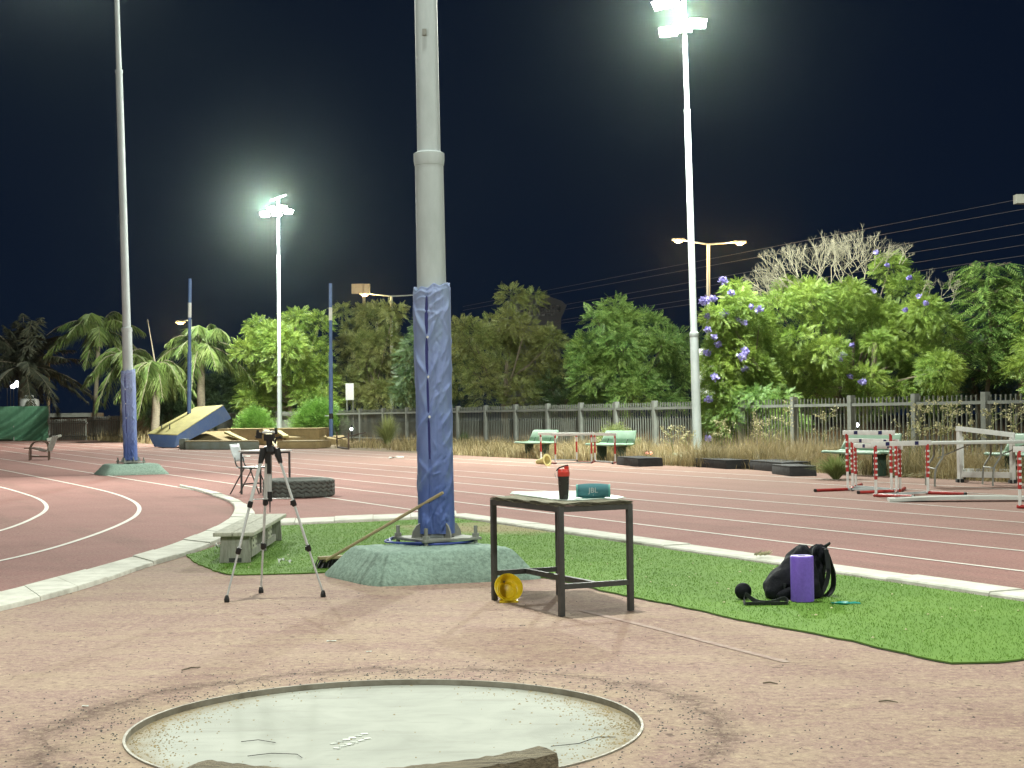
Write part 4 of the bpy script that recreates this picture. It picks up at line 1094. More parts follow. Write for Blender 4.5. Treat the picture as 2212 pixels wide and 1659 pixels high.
# ================================================================ truck tyre lying flat
def tyre():
    c0 = G(634.5, 1077, 0); Rr = .585; c = Vector((c0.x, c0.y + Rr, 0)); H = .285
    t = thing('truck_tyre', 'big worn truck tyre lying flat on the red track', 'tyre', (c.x, c.y, 0))
    nu, nz = 420, 40; V = []; F = []
    for j in range(nz):
        z = H * j / (nz - 1); q = j / (nz - 1)
        for i in range(nu):
            a = 2 * PI * i / nu
            edge = min(q, 1 - q); r = Rr - .05 * max(0, 1 - edge / .12) ** 2
            if .06 < q < .94:
                zz = .018 * (abs((i * 28 / nu) % 1 - .5) * 4 - 1)            # zigzag grooves
                g = 0
                for gz in (.30, .52, .74):
                    g = max(g, math.exp(-(((z / H - gz) * H + zz) / .010) ** 2))
                lug = 1 if (edge < .26 and ((i * 28 / nu) % 1) < .30) else 0
                r -= .022 * max(g, lug * (.9 if edge > .06 else .5))
            V.append((c.x + r * math.cos(a), c.y + r * math.sin(a), z + .001))
    for j in range(nz - 1):
        for i in range(nu):
            a = j * nu + i; b = j * nu + (i + 1) % nu; F.append((a, b, b + nu, a + nu))
    link_mesh('tread', V, F, M['tyre'], t, angle=40)
    for nm, zs in (('side_wall', 1), ('side_wall', -1)):
        mb = MB(); base = H if zs > 0 else .001
        pr = [(Rr - .05, base), (Rr - .10, base + .012 * zs), (Rr - .18, base + .004 * zs), (Rr - .235, base - .03 * zs), (Rr - .24, base - .07 * zs), (Rr - .19, base - .07 * zs)]
        if zs < 0: pr = [(r, max(.001, z)) for r, z in pr][::-1]
        mb.lathe(pr, 80, (c.x, c.y, 0), close=False); part(nm, mb, M['tyre'], t)
tyre()

# ================================================================ small litter on the ground
def scrap(px, py, w, h, z, rz, mat, name, label, cat, lift=.012, group=None):
    g = G(px, py, z); mb = MB(); n = 4; V = []
    for i in range(n):
        for j in range(3):
            x = (i / (n - 1) - .5) * w; y = (j / 2 - .5) * h
            V.append((g.x + x * math.cos(rz) - y * math.sin(rz), g.y + x * math.sin(rz) + y * math.cos(rz), z + .003 + lift * abs(math.sin(i * 1.9 + j * .9))))
    F = [(i * 3 + j, (i + 1) * 3 + j, (i + 1) * 3 + j + 1, i * 3 + j + 1) for i in range(n - 1) for j in range(2)]
    o = link_mesh(name, V, F, mat)
    md = o.modifiers.new('thick', 'SOLIDIFY'); md.thickness = .0015
    return tag(o, label, cat, group)
scrap(608, 1218, .06, .05, .02, .4, M['paper'], 'paper_scrap', 'crumpled white paper scrap on the turf, left piece of the pair', 'paper scrap', .05, 'white paper scraps on the ground')
scrap(626, 1217, .05, .04, .02, 1.1, M['paper'], 'paper_scrap', 'crumpled white paper scrap on the turf, right piece of the pair', 'paper scrap', .03, 'white paper scraps on the ground')
scrap(716, 1386, .055, .018, 0, .1, M['paper'], 'paper_scrap', 'flat white paper scrap between the throwing circle and the tripod', 'paper scrap', .004, 'white paper scraps on the ground')
scrap(797, 1409, .03, .012, 0, .3, M['paper'], 'paper_scrap', 'tiny white scrap nearer the back rim of the throwing circle', 'paper scrap', .004, 'white paper scraps on the ground')
scrap(184, 1527, .03, .014, 0, -.3, M['paper'], 'paper_scrap', 'tiny white scrap left of the throwing circle', 'paper scrap', .004, 'white paper scraps on the ground')
scrap(856, 990, .45, .3, 0, 0, M['paper'], 'paper_scrap', 'pale scrap lying on the far lanes left of the blue pad', 'paper scrap', .05, 'white paper scraps on the ground')
scrap(530, 988, .3, .25, 0, 0, M['paper'], 'paper_scrap', 'pale scrap lying on the far lanes behind the white chair', 'paper scrap', .05, 'white paper scraps on the ground')
scrap(471, 1193, .05, .10, .02, 0, M['paper'], 'plastic_bag', 'thin clear plastic bag behind the wooden bench end', 'plastic bag', .09)
for a, b, lab in (((393, 1449), (433, 1443), 'thin dark twig on the apron below the tripod'), ((1898, 1517), (1940, 1519), 'short dark twig on the apron below the turf corner'), ((1648, 1477), (1680, 1479), 'short dark twig on the apron in front of the turf edge')):
    p, q = G(*a), G(*b); m_ = p.lerp(q, .5) + Vector((0, .01, .008)); mb = MB(); mb.tube([p + Vector((0, 0, .004)), m_, q + Vector((0, 0, .004))], [.003, .004, .002], 6)
    tag(link_mesh('twig', mb.v, mb.f, M['bark']), lab, 'twig', 'twigs on the apron')
for pts, lab in (([(560, 1602), (600, 1598), (640, 1604)], 'thin dark root strand on the circle floor, upper left'), ([(575, 1633), (630, 1627), (690, 1629), (702, 1637)], 'thin dark root strand on the circle floor behind the board end'), ([(1190, 1612), (1250, 1606), (1290, 1592), (1330, 1592)], 'thin dark root strand on the circle floor, right side')):
    mb = MB(); mb.tube([G(x * .93 if pts[0][0] < 700 else x, y, -.014) for x, y in pts], .0015, 5)
    tag(link_mesh('root_strand', mb.v, mb.f, M['rubber']), lab, 'root', 'root strands on the circle floor')
# dry seed head on the kerb
sh = G(1646, 1200, .05); mb = MB(); rg = random.Random(2)
for i in range(46):
    a = Vector((rg.uniform(-.07, .05), rg.uniform(-.03, .03), rg.uniform(0, .02))) + sh; mb.tube([a, a + Vector((rg.uniform(.02, .06), rg.uniform(-.01, .01), rg.uniform(.0, .035)))], [.0035, .0012], 4)
tag(link_mesh('seed_head', mb.v, mb.f, M['straw_pale']), 'pale dry seed head lying on the white kerb left of the backpack', 'seed head')
# ================================================================ far furniture on and beside the track
def desk_and_chair():
    A0 = G(522, 1068); A0.z = 0
    sv = Vector((.25, .43, 0)); lv = Vector((.545, -.30, 0))
    t = thing('desk', 'small white-topped school desk standing on the track behind the tyre', 'desk', (A0.x, A0.y, 0))
    cs = [A0, A0 + lv, A0 + lv + sv, A0 + sv]; cen = sum(cs, Vector()) / 4
    for p in cs:
        mb = MB(); mb.tube([(p.x, p.y, 0), (p.x, p.y, .70)], .019, 8); part('leg', mb, M['darksteel'], t)
    mb = MB(); q = [cen + (p - cen) * 1.12 for p in cs]; mb.hexa([(p.x, p.y, .715) for p in q], [(p.x, p.y, .745) for p in q]); part('desk_top', mb, M['white'], t, bevel=.006)
    mb = MB()
    for a, b in zip(cs, cs[1:] + cs[:1]): mb.beam((a.x, a.y, .70), (b.x, b.y, .70), .025, .028)
    part('top_frame', mb, M['darksteel'], t)
    for a, b in ((cs[0], cs[3]), (cs[1], cs[2])):
        mb = MB(); mb.tube([(a.x, a.y, .17), (b.x, b.y, .17)], .013, 8); part('stretcher', mb, M['darksteel'], t)
    # chair, facing the desk, drawn in side view (x along its depth)
    o = G(518, 1067); rz = R(-14)
    t = thing('chair', 'white plastic chair with dark metal legs pushed up to the small desk', 'chair', (o.x, o.y + .12, 0), rz)
    def add(nm, mb, mt, **k): return part(nm, mb, M[mt], t, local=True, **k)
    prof = [(-.125, .845), (-.105, .78), (-.07, .68), (-.035, .60), (-.02, .55)]
    mb = MB(); n = 9; V = []
    for x, z in prof:
        for j in range(n):
            y = (j / (n - 1) - .5) * .40; V.append((x - .05 * (1 - (2 * j / (n - 1) - 1) ** 2) , y, z))
    F = [(i * n + j, i * n + j + 1, (i + 1) * n + j + 1, (i + 1) * n + j) for i in range(len(prof) - 1) for j in range(n - 1)]
    b_ = link_mesh('backrest', V, F, M['whiteplastic'], t, local=True); b_.modifiers.new('thick', 'SOLIDIFY').thickness = .012
    mb = MB(); mb.box((.20, 0, .455), (.40, .40, .014)); add('seat', mb, 'whiteplastic', bevel=.005)
    for sy in (-.17, .17):
        mb = MB(); mb.tube(smooth([(-.035, sy, .62), (-.02, sy, .52), (.02, sy, .455), (.08, sy, .44), (.40, sy, .44)], 2), .012, 8); add('side_rail', mb, 'darksteel')
        mb = MB(); mb.tube([(.14, sy, .44), (-.11, sy * 1.15, 0)], .012, 8); add('leg', mb, 'darksteel')
        mb = MB(); mb.tube([(.24, sy, .44), (.42, sy * 1.15, 0)], .012, 8); add('leg', mb, 'darksteel')
desk_and_chair()
def lounge_chair():
    o = G(72, 994); 
    t = thing('garden_seat', 'rusty metal garden seat with curved arm hoops on the bend lanes', 'garden seat', (o.x, o.y, 0), 0)
    s = 49 / FPX
    for k in range(3):
        dx, dy = (k - .0) * 7.4 * 2 * s * .55 - .16, k * -.12 * 1
        x0, x1 = -.02 + dx, .92 + dx * .75
        x0, x1 = (57.7 + k * 7.3 - 72) * s, (99 + k * 7.4 - 72) * s
        y = .45 - k * .45
        mb = MB(); mb.tube(smooth([(x0, y, 0), (x0, y, .36), (x0 + .05, y, .50), (x0 + .16, y, .60), (x0 + .35, y, .62), (x1 - .16, y, .61), (x1 - .05, y, .56), (x1, y, .42), (x1, y, 0)], 2), .015, 8); part('arm_hoop', mb, M['rust'], t, local=True)
        mb = MB(); mb.tube([(x0, y, .12), (x1, y, .11)], .015, 6); part('cross_bar', mb, M['rust'], t, local=True)
    for yy in (-.1, .22):
        pts = [(-.22, yy, .40), (.05, yy, .39), (.25, yy, .33), (.42, yy, .27), (.52, yy, .32)]
        mb = MB(); mb.ribbon(smooth(pts, 2), .30, [(0, 1, 0)] * len(smooth(pts, 2)), .03); part('seat', mb, M['rust'], t, local=True)
        mb = MB(); mb.beam((.50, yy, .28), (.70, yy + .02, .78), .03, .28, up=(0, 1, 0)); part('backrest', mb, M['greysteel'], t, local=True)
lounge_chair()

# ---- green shade net, tank and low fence on the far left
gs = thing('shade_screen', 'sagging green shade net stretched on posts at the far left', 'screen', tuple(G(50, 951)))
Y = 97.0; x0 = P(-120, 900, Y).x; x1 = P(104.5, 900, Y).x; zt = P(50, 877.5, Y).z; nx, nz = 120, 24; V = []; F = []
for i in range(nx):
    for j in range(nz):
        u, v = i / (nx - 1), j / (nz - 1); x = x0 + (x1 - x0) * u
        fold = .20 * math.sin(9 * u * 3.3 + 5.5 * (1 - v) ** 1.2 * 3 + 2 * math.sin(u * 7)) * (1 - v * .75) + .09 * math.sin(31 * u - 14 * v)
        V.append((x, Y + fold - .10 * math.sin(v * PI), zt * v + .0 - .05 * (1 - v) * math.sin(9 * u)))
F = [(i * nz + j, (i + 1) * nz + j, (i + 1) * nz + j + 1, i * nz + j + 1) for i in range(nx - 1) for j in range(nz - 1)]
link_mesh('net', V, F, M['netgreen'], gs).modifiers.new('thick', 'SOLIDIFY').thickness = .02
for u in (0, .33, .66, 1):
    mb = MB(); x = x0 + (x1 - x0) * u; mb.tube([(x, Y + .12, 0), (x, Y + .12, zt + .03)], .035, 8); part('post', mb, M['greysteel'], gs)
Y = 101.5; tx = P(63, 870, Y).x
t = thing('water_tank', 'white plastic water tank showing above the green shade net', 'water tank', (tx, Y, 0))
mb = MB(); mb.lathe([(.62, 1.35), (.66, 1.45), (.66, 2.55), (.60, 2.72), (.36, 2.80), (.34, 2.80)], 28, (tx, Y, 0)); part('tank_body', mb, M['tank'], t)
mb = MB(); mb.lathe([(.30, 2.80), (.30, 2.98), (.25, 3.0)], 20, (tx, Y, 0)); part('lid', mb, M['tank'], t)
mb = MB(); mb.box((tx, Y, .675), (1.2, 1.2, 1.34)); part('stand', mb, M['conc'], t)
def picket_fence(name, label, p0, p1, h, posts, pitch, mat, pw=.035, rail=(.22, .82), group=None):
    t = thing(name, label, 'fence', (p0.x, p0.y, 0), group=group)
    L = (p1 - p0).length; n = int(L / pitch); mb = MB()
    d = (p1 - p0).normalized(); nn = Vector((-d.y, d.x, 0))
    for i in range(n):
        p = p0 + d * (pitch * (i + .5)); mb.tube([(p.x, p.y, .05), (p.x, p.y, h + random.uniform(-.015, .015))], pw / 2, 5)
    o = part('picket_panel', mb, mat, t, smooth=False)
    for z in rail:
        mb = MB(); q = nn * -.035; mb.beam((p0.x + q.x, p0.y + q.y, h * z), (p1.x + q.x, p1.y + q.y, h * z), .05, .05); part('rail', mb, M['fence'], t)
    return t
for a, b, hh, lab in ((107, 190, 1.35, 'low pale picket fence right of the green shade net'), (190, 262, 1.5, 'low pale picket fence just left of the leaning blue-padded mast')):
    picket_fence('picket_fence', lab, P(a, 900, 96), P(b, 900, 92), hh, 2, .26, M['fence'], pw=.08, group='pale picket fences at the far left')
Y = 108; p = P(140, 899, Y)
t = thing('shed', 'low dark shed with a pale flat roof edge behind the picket fence', 'shed', (p.x, Y, 0))
mb = MB(); mb.box((p.x + .4, Y + 1.5, .75), (5.2, 3, 1.5)); part('wall', mb, M['leaf_dark'] if 0 else M['rust'], t)
mb = MB(); mb.box((p.x, Y + 1.4, 1.65), (3.9, 3.4, .28)); part('roof', mb, M['conc'], t)
q = G(110, 951); mb = MB(); mb.beam(P(108, 949, 92), P(131, 941, 92), .3, .15); mb.beam(P(104, 950, 91.7), P(118, 947, 91.7), .4, .2)
tag(link_mesh('rubble', mb.v, mb.f, M['conc']), 'broken pale slab tipped up at the foot of the picket fence', 'broken slab')

# ---- landing mats
def corner_mat(name, label, bot, top, mats, group='old landing mats of the jump pit', bev=.05):
    c = sum(bot, Vector()) / 4
    t = thing(name, label, 'mat', (c.x, c.y, 0), group=group)
    mb = MB(); mb.hexa(bot, [b.lerp(a, .03) for a, b in zip(bot, top)]); part('side_cover', mb, mats[0], t, bevel=bev)
    mb = MB(); mb.hexa([b.lerp(a, .022) for a, b in zip(bot, top)], [b + (b - a).normalized() * .02 for a, b in zip(bot, top)]); part('top_cover', mb, mats[1], t, bevel=.015)
    return t
corner_mat('landing_mat', 'tilted blue landing mat with a yellow top propped on the others',
    [P(333, 966, 67.4), P(377, 967.5, 66.6), P(501, 903.5, 69.8), P(452, 912, 71.6)], [P(317.6, 937, 67.8), P(382.5, 940, 66.8), P(482.5, 875, 69.2), P(424, 879.5, 71.2)], (M['matblue'], M['matyellow']))
def flat_mat(name, label, x0, x1, y, h, dep, mats, Y=None, skew=0.0, **k):
    a, b = G(x0, y), G(x1, y); 
    bot = [a, b, b + Vector((skew, dep, 0)), a + Vector((skew, dep, 0))]
    for p in bot: p.z = .0
    return corner_mat(name, label, bot, [p + Vector((0, 0, h)) for p in bot], mats, **k)
flat_mat('landing_mat', 'long dusty grey-blue mat lying in front of the jump pit', 400, 560, 971.5, .34, 1.5, (M['matgrey'], M['mattan']), skew=-.3)
flat_mat('landing_mat', 'short grey mat end standing at the corner of the jump pit', 386.5, 399, 971, .42, .9, (M['matgrey'], M['matgrey']))
flat_mat('landing_mat', 'thick tan mat with a brown front at the right of the jump pit', 598, 681, 969.5, .30, 2.0, (M['mattan'], M['matyellow'] if 0 else M['mattan']), skew=.4)
flat_mat('landing_mat', 'big brown mat base at the back of the jump pit', 470, 688, 961, .75, 2.6, (M['mattan'], M['mattan']), skew=.3)
corner_mat('landing_mat', 'tan sheet of foam sloping up at the left of the jump pit', [P(399, 957, 69.6), P(530, 957, 69.8), P(505, 940, 72.2), P(410, 940, 72.2)], [P(401, 951, 69.5), P(530, 952, 69.7), P(496, 931, 72), P(411, 933, 72)], (M['mattan'], M['mattan']), bev=.02)
corner_mat('landing_mat', 'tan torn cover sloping down at the right end of the jump pit', [P(612, 958, 70), P(705, 955, 70), P(694, 934, 72.8), P(600, 934, 72.8)], [P(615, 946, 70), P(707, 944.5, 70), P(688, 927, 72.5), P(602, 927, 72.5)], (M['mattan'], M['mattan']), bev=.02)
for a, b, lab in ((P(490, 934, 70.6), P(529, 952, 69), 'pale foam strip slanting across the left of the jump pit'), (P(574, 929, 71), P(600, 966, 68.6), 'pale foam strip slanting down the middle of the jump pit'), (P(598, 930, 71), P(618, 943, 69.6), 'pale foam strip slanting right above the tan mat')):
    mb = MB(); mb.beam(a, b, .28, .10); tag(link_mesh('foam_strip', mb.v, mb.f, M['matyellow'], bevel=.02), lab, 'foam strip', 'pale foam strips in the jump pit')
mb = MB(); mb.hexa([P(700, 967, 70), P(750, 966, 70), P(752, 950, 72), P(702, 950, 72)], [P(702, 946, 70), P(748, 952, 70), P(742, 940, 72), P(712, 941, 72)])
tag(link_mesh('rubble', mb.v, mb.f, M['mattan']), 'collapsed brown heap of torn mat covers right of the jump pit', 'heap')
def small_frame(label, a, b, top, mats, redbit=False):
    A0, B0 = G(*a), G(*b); A0.z = B0.z = .03; H = P(a[0], top, A0.y).z
    t = thing('training_hurdle', label, 'training hurdle', tuple(A0), group='small training hurdles by the jump pit')
    for p in (A0, B0):
        mb = MB(); mb.tube([p, p + Vector((0, 0, H * .52))], .035, 6); u = part('upright', mb, mats[0], t)
        mb = MB(); mb.tube([p + Vector((0, 0, H * .52)), p + Vector((0, 0, H))], .03, 6); part('dark_upper_half', mb, mats[1], u)
    mb = MB(); mb.tube([A0, B0], .035, 6); part('base_bar', mb, mats[0], t)
    mb = MB(); mb.tube([A0 + Vector((0, .05, H * .52)), B0 + Vector((.6, .7, H * .98))], .025, 6); part('cross_bar', mb, mats[1], t)
small_frame('small black and white hurdle frame in front of the tilted mat', (349.5, 967), (367, 967), 917.5, (M['white'], M['darksteel']))
small_frame('small rusty hurdle frame right of the jump pit', (728, 967), (753, 971), 934, (M['rust'], M['rust']))

# ---- pole vault uprights
for px, ytop, ybase, Y, wy, lab in ((409, 602, 947, 69.8, (654, 686), 'tall blue jump upright rising in front of the tilted mat'), (713, 612, 941, 71, (664, 692), 'tall blue jump upright right of the jump pit')):
    a = P(px + (2 if px > 500 else -1), ybase, Y); top = P(px + 1, ytop, Y); a.z = 0
    t = thing('vault_upright', lab, 'upright', tuple(a), group='pole vault uprights')
    def at(py): z = P(px, py, Y).z; return a.lerp(top, z / top.z)
    mb = MB(); mb.tube([a, at(760)], .095, 12); part('lower_tube', mb, M['bluepost'], t)
    mb = MB(); mb.tube([at(760), top], .075, 12); part('upper_tube', mb, M['bluepost'], t)
    mb = MB(); mb.tube([at(wy[1]), at(wy[0])], .080, 12); part('white_band', mb, M['white'], t)
    mb = MB(); mb.tube([at(905), at(893)], .10, 12); part('slider', mb, M['black'], t)
    mb = MB(); c = at(898); mb.beam(c, c + Vector((-.28, -.05, 0)), .05, .05); part('peg', mb, M['galv'], t)
    mb = MB(); mb.box((a.x, a.y, .12), (.4, .5, .24)); part('base_block', mb, M['matgrey'], t)

# ---- far fence with posts
FW = 24.0
plist = [235, 285, 340, 396, 455, 517, 597, 660, 722, 778, 828, 879, 934, 989, 1049, 1114, 1183, 1254.6, 1330.6, 1413.5, 1502, 1600, 1714, 1838, 1976, 2128, 2296, 2500, 2760, 3120]
fence = thing('boundary_fence', 'long grey picket fence running behind the weeds on the far side of the track', 'fence', tuple(onw(1114, FW)))
pts = [onw(p, FW) for p in plist]
for i, p in enumerate(pts):
    mb = MB(); mb.box((p.x, p.y, .83), (.15, .15, 1.66), rz=TH); part('post', mb, M['fence'], fence)
    if i:
        a = pts[i - 1]; d = (p - a).normalized(); a2 = a + d * .078; b2 = p - d * .078
        q = TN * -.03
        for z_, h_ in ((1.42, .075), (.25, .05)):
            mb = MB(); mb.beam((a2.x + q.x, a2.y + q.y, z_), (b2.x + q.x, b2.y + q.y, z_), .05, h_); part('rail', mb, M['fence'], fence)
        L = (b2 - a2).length; n = max(2, int(L / .15)); mb = MB()
        for k_ in range(n):
            c = a2 + d * (L * (k_ + .5) / n); c = c + TN * .02
            mb.beam((c.x, c.y, .08), (c.x, c.y, 1.60 + random.uniform(-.01, .01)), .030, .030, up=TU)
        part('picket_panel', mb, M['picket'], fence, smooth=False)

# ---- green park benches
def park_bench(label, px, w0, first=[]):
    a = onw(px, w0)
    if not first:
        t = thing('park_bench', label, 'bench', tuple(a), TH - PI / 2, group='green park benches along the fence')
        w = 1.85
        V = []; F = []; n = 20
        pr = [(-.02, .43), (.02, .455), (.22, .44), (.40, .445), (.45, .47)]
        mb = MB()
        for x0, x1 in ((0, w),):
            o = 0
            for x in np.linspace(x0, x1, n):
                for y, z in pr: mb.v.append((x, y, z - .012 * math.cos((x / w - .5) * 3)))
            m_ = len(pr); mb.f = [(i * m_ + j, i * m_ + j + 1, (i + 1) * m_ + j + 1, (i + 1) * m_ + j) for i in range(n - 1) for j in range(m_ - 1)]
        s_ = part('seat', mb, M['benchgreen'], t, local=True); s_.modifiers.new('thick', 'SOLIDIFY').thickness = .035
        mb = MB(); pb_ = [(.46, .47), (.52, .62), (.58, .78), (.60, .80)]; m_ = len(pb_)
        for x in np.linspace(0, w, n):
            for y, z in pb_:
                ins = .10 * max(0, (z - .47) / .33) * (1 if x < w / 2 else -1) * (1 if x in (0, w) else 0)
                mb.v.append((x + ins, y, z))
        mb.f = [(i * m_ + j, i * m_ + j + 1, (i + 1) * m_ + j + 1, (i + 1) * m_ + j) for i in range(n - 1) for j in range(m_ - 1)]
        b_ = part('backrest', mb, M['benchgreen'], t, local=True); b_.modifiers.new('thick', 'SOLIDIFY').thickness = .03
        for x in (.4, 1.45):
            mb = MB(); mb.box((x, .27, .21), (.16, .22, .42)); mb.beam((x, .42, .40), (x, .50, .60), .07, .05); part('pedestal', mb, M['leg_green'], t, local=True, bevel=.01)
        first.append(t); 
    else:
        t = copy_tree(first[0]); t['label'] = label; t.location = a
    return t
park_bench('green park bench among the weeds, the one with hurdles overlapping its right end', 1111, 18.95)
park_bench('green park bench among the weeds behind the far hurdles, left of the black blocks', 1264, 18.95)
park_bench('green park bench behind the three red-legged hurdles', 1774, 18.5)
park_bench('green park bench behind the white steel frame at the right edge', 2125, 19.5)

# ---- hurdles
def hurdle(label, f1, f2, toe, H, group, stripes=True, stickers=True, bar_h=.075, dark=False):
    a, b = G(*f1), G(*f2); a.z = b.z = 0; tv = G(*toe) - G(*f1); tv.z = 0; tv = tv.normalized() * .62
    t = thing('hurdle', label, 'hurdle', tuple(a), group=group)
    d = (b - a).normalized()
    for p in (a, b):
        mb = MB(); mb.tube([p + Vector((0, 0, .02)), p + Vector((0, 0, H * .42))], .020, 10); u = part('post', mb, M['white'], t)
        mb = MB(); mb.tube([p + Vector((0, 0, H * .33)), p + Vector((0, 0, H - .02))], .024, 10); s_ = part('red_sleeve', mb, M['red'], u)
        if stripes:
            mbs = []
            for k_ in range(5):
                z = H * (.42 + .105 * k_); mb = MB(); mb.box((p.x, p.y, z), (.038, .052, .028), rz=math.atan2(d.y, d.x)); part('white_mark', mb, M['white'], s_)
        elif not dark:
            z = H * .8; mb = MB(); mb.box((p.x, p.y, z), (.04, .054, .12), rz=math.atan2(d.y, d.x)); part('white_mark', mb, M['white'], s_)
        mb = MB(); mb.tube([p - tv * .06 + Vector((0, 0, .025)), p + tv + Vector((0, 0, .025))], .024, 8); f_ = part('foot', mb, M['red'] if stripes else M['darkred'], t)
        mb = MB(); e = p + tv + Vector((0, 0, .025)); mb.tube([e, e + tv.normalized() * .03], .026, 8); part('end_cap', mb, M['black'], f_)
    mb = MB(); z = .03; mb.beam(a + Vector((0, 0, z)), b + Vector((0, 0, z)), .03, .03); part('base_bar', mb, M['galv'], t)
    nrm = Vector((-d.y, d.x, 0)); nrm = nrm if nrm.y < 0 else -nrm
    q = nrm * .0; mb = MB(); mb.beam(a - d * .08 + q + Vector((0, 0, H)), b + d * .08 + q + Vector((0, 0, H)), .028, bar_h); bar = part('cross_bar', mb, M['white'], t, bevel=.006)
    if stickers:
        L = (b - a).length
        for f_ in (.22, .78):
            c = a.lerp(b, f_) + nrm * .0155 + Vector((0, 0, H)); mb = MB(); mb.box(c, (.075, .003, .055), rz=math.atan2(d.y, d.x)); part('blue_sticker', mb, M['navy'], bar)
    return t
GH = 'red and white hurdles on the right'
hurdle('front red and white hurdle with a blue-marked bar, nearest of the right-hand group', (1892.6, 1073.5), (2005, 1067.5), (1958, 1076), .78, GH)
hurdle('tallest red and white hurdle at the left of the crowded group on the right', (1831.5, 1060), (1926, 1064), (1783, 1062), .93, GH)
hurdle('red and white hurdle whose bar slopes behind the front hurdle bar', (1842, 1056), (1937, 1063.5), (1838, 1075), .79, GH)
hurdle('rearmost low red and white hurdle inside the crowded group on the right', (1849, 1054), (1944.5, 1062.5), (1908, 1033), .70, GH)
hurdle('red and white hurdle cut off by the right edge of the photo', (2203.5, 1098.5), (2330, 1094), (2275, 1101), .76, GH)
GF = 'faded hurdles in front of the far benches'
hurdle('faded hurdle standing in front of the others by the far benches', (1200, 1003), (1278, 1001), (1148, 1000.5), .76, GF, False, False)
hurdle('faded hurdle partly behind the front one by the far benches', (1168.6, 995), (1246, 996), (1168, 1000), .74, GF, False, False)
hurdle('faded hurdle touching the left end of the first black block', (1285.5, 998), (1329, 1001), (1275, 1001), .74, GF, False, False)

# ---- white steel frame, folding table, plank
def white_frame():
    a, b = G(2074, 1042), G(2188, 1044); a.z = b.z = 0; c = G(2088.5, 1031); bk = Vector((.35, 1.05, 0))
    Y = a.y
    t = thing('steel_frame', 'white painted steel box frame standing by the weeds on the right', 'frame', tuple(a))
    H0, H1 = P(2074, 925, Y).z, P(2188, 940, b.y).z
    for p, H in ((a, H0), (b, H1)):
        mb = MB(); mb.beam(p, p + Vector((0, 0, H - .041)), .07, .07, up=TU); part('upright', mb, M['white'], t)
    mb = MB(); mb.beam(a + Vector((-.05, 0, H0)), b + Vector((.05, 0, H1)), .07, .08); part('top_rail', mb, M['white'], t)
    mb = MB(); mb.beam(a + Vector((.04, 0, .14)), b + Vector((-.04, 0, .14)), .05, .10); part('bottom_rail', mb, M['white'], t)
    for p in (a, b):
        mb = MB(); mb.beam(p + bk, p + bk + Vector((0, 0, .78)), .05, .05, up=TU); part('rear_post', mb, M['white'], t)
        mb = MB(); mb.beam(p + Vector((0, .04, .14)), p + bk - Vector((0, .03, -.14)), .05, .08); part('side_rail', mb, M['white'], t)
    mb = MB(); mb.beam(a + bk + Vector((.03, 0, .16)), b + bk + Vector((-.03, 0, .16)), .05, .08); part('rear_rail', mb, M['white'], t)
    for p in (a, b, a + bk, b + bk):
        mb = MB(); mb.box((p.x, p.y + .02, .03), (.12, .12, .06)); part('foot_pad', mb, M['rubber'], t)
white_frame()
def folding_table():
    Y = 25.0; l = P(1985, 955, Y); r = P(2290, 960, Y); z = l.z
    t = thing('folding_table', 'long pale folding table with bent grey tube legs at the right', 'table', (l.x, l.y, 0))
    mb = MB(); mb.hexa([(l.x, Y, z - .045), (r.x, Y, z - .045), (r.x, Y + .72, z - .045), (l.x, Y + .72, z - .045)], [(l.x, Y, z), (r.x, Y, z), (r.x, Y + .72, z), (l.x, Y + .72, z)]); part('table_top', mb, M['tank'], t, bevel=.012)
    for x0, sg in ((l.x + .42, -1), (r.x - .95, 1)):
        for y in (.08, .62):
            mb = MB(); mb.tube(smooth([(x0, Y + y, z - .05), (x0, Y + y, z - .25), (x0 - .06 * 1, Y + y, z - .33), (x0 - .14, Y + y, z - .46), (x0 - .15, Y + y, 0)], 2), .017, 8); part('leg', mb, M['greysteel'], t)
        mb = MB(); mb.tube([(x0 - .13, Y + .08, .30), (x0 - .13, Y + .62, .30)], .013, 8); part('stretcher', mb, M['greysteel'], t)
        mb = MB(); mb.tube([(x0 - .02, Y + .35, z - .28), (x0 + .55, Y + .35, z - .05)], .010, 8); part('strut', mb, M['greysteel'], t)
    p = P(2150, 976, Y - .0); 
folding_table()
a, b = G(1922, 1085), G(2290, 1083); mb = MB(); u_ = (b - a).normalized(); n_ = Vector((-u_.y, u_.x, 0)) * .34
pl = []
for i in range(12):
    f_ = i / 11; p = a.lerp(b, f_); z = .004 + .028 * math.sin(PI * f_)
    mb.v += [(p.x, p.y, z), (p.x + n_.x, p.y + n_.y, z), (p.x + n_.x, p.y + n_.y, z + .045), (p.x, p.y, z + .045)]
for i in range(11):
    for k_ in range(4): q = i * 4 + k_; r_ = i * 4 + (k_ + 1) % 4; mb.f.append((q, r_, r_ + 4, q + 4))
mb.f += [(3, 2, 1, 0), (44, 45, 46, 47)]
tag(link_mesh('plank', mb.v, mb.f, M['tank']), 'long pale bowed plank lying across the track at the right', 'plank')
mb = MB(); rg = random.Random(6)
for i in range(26):
    p = G(2020 + rg.uniform(0, 200) - 5, 1040 - rg.uniform(-3, 4) - 6); p = G(rg.uniform(1945, 2030), rg.uniform(1026, 1034)); mb.tube([(p.x, p.y, .03), (p.x + rg.uniform(.1, .35), p.y + rg.uniform(-.1, .1), .04 + rg.random() * .05)], [.012, .008], 4)
tag(link_mesh('dead_branch', mb.v, mb.f, M['straw_pale']), 'pale dead palm branch on the ground behind the hurdles', 'branch')

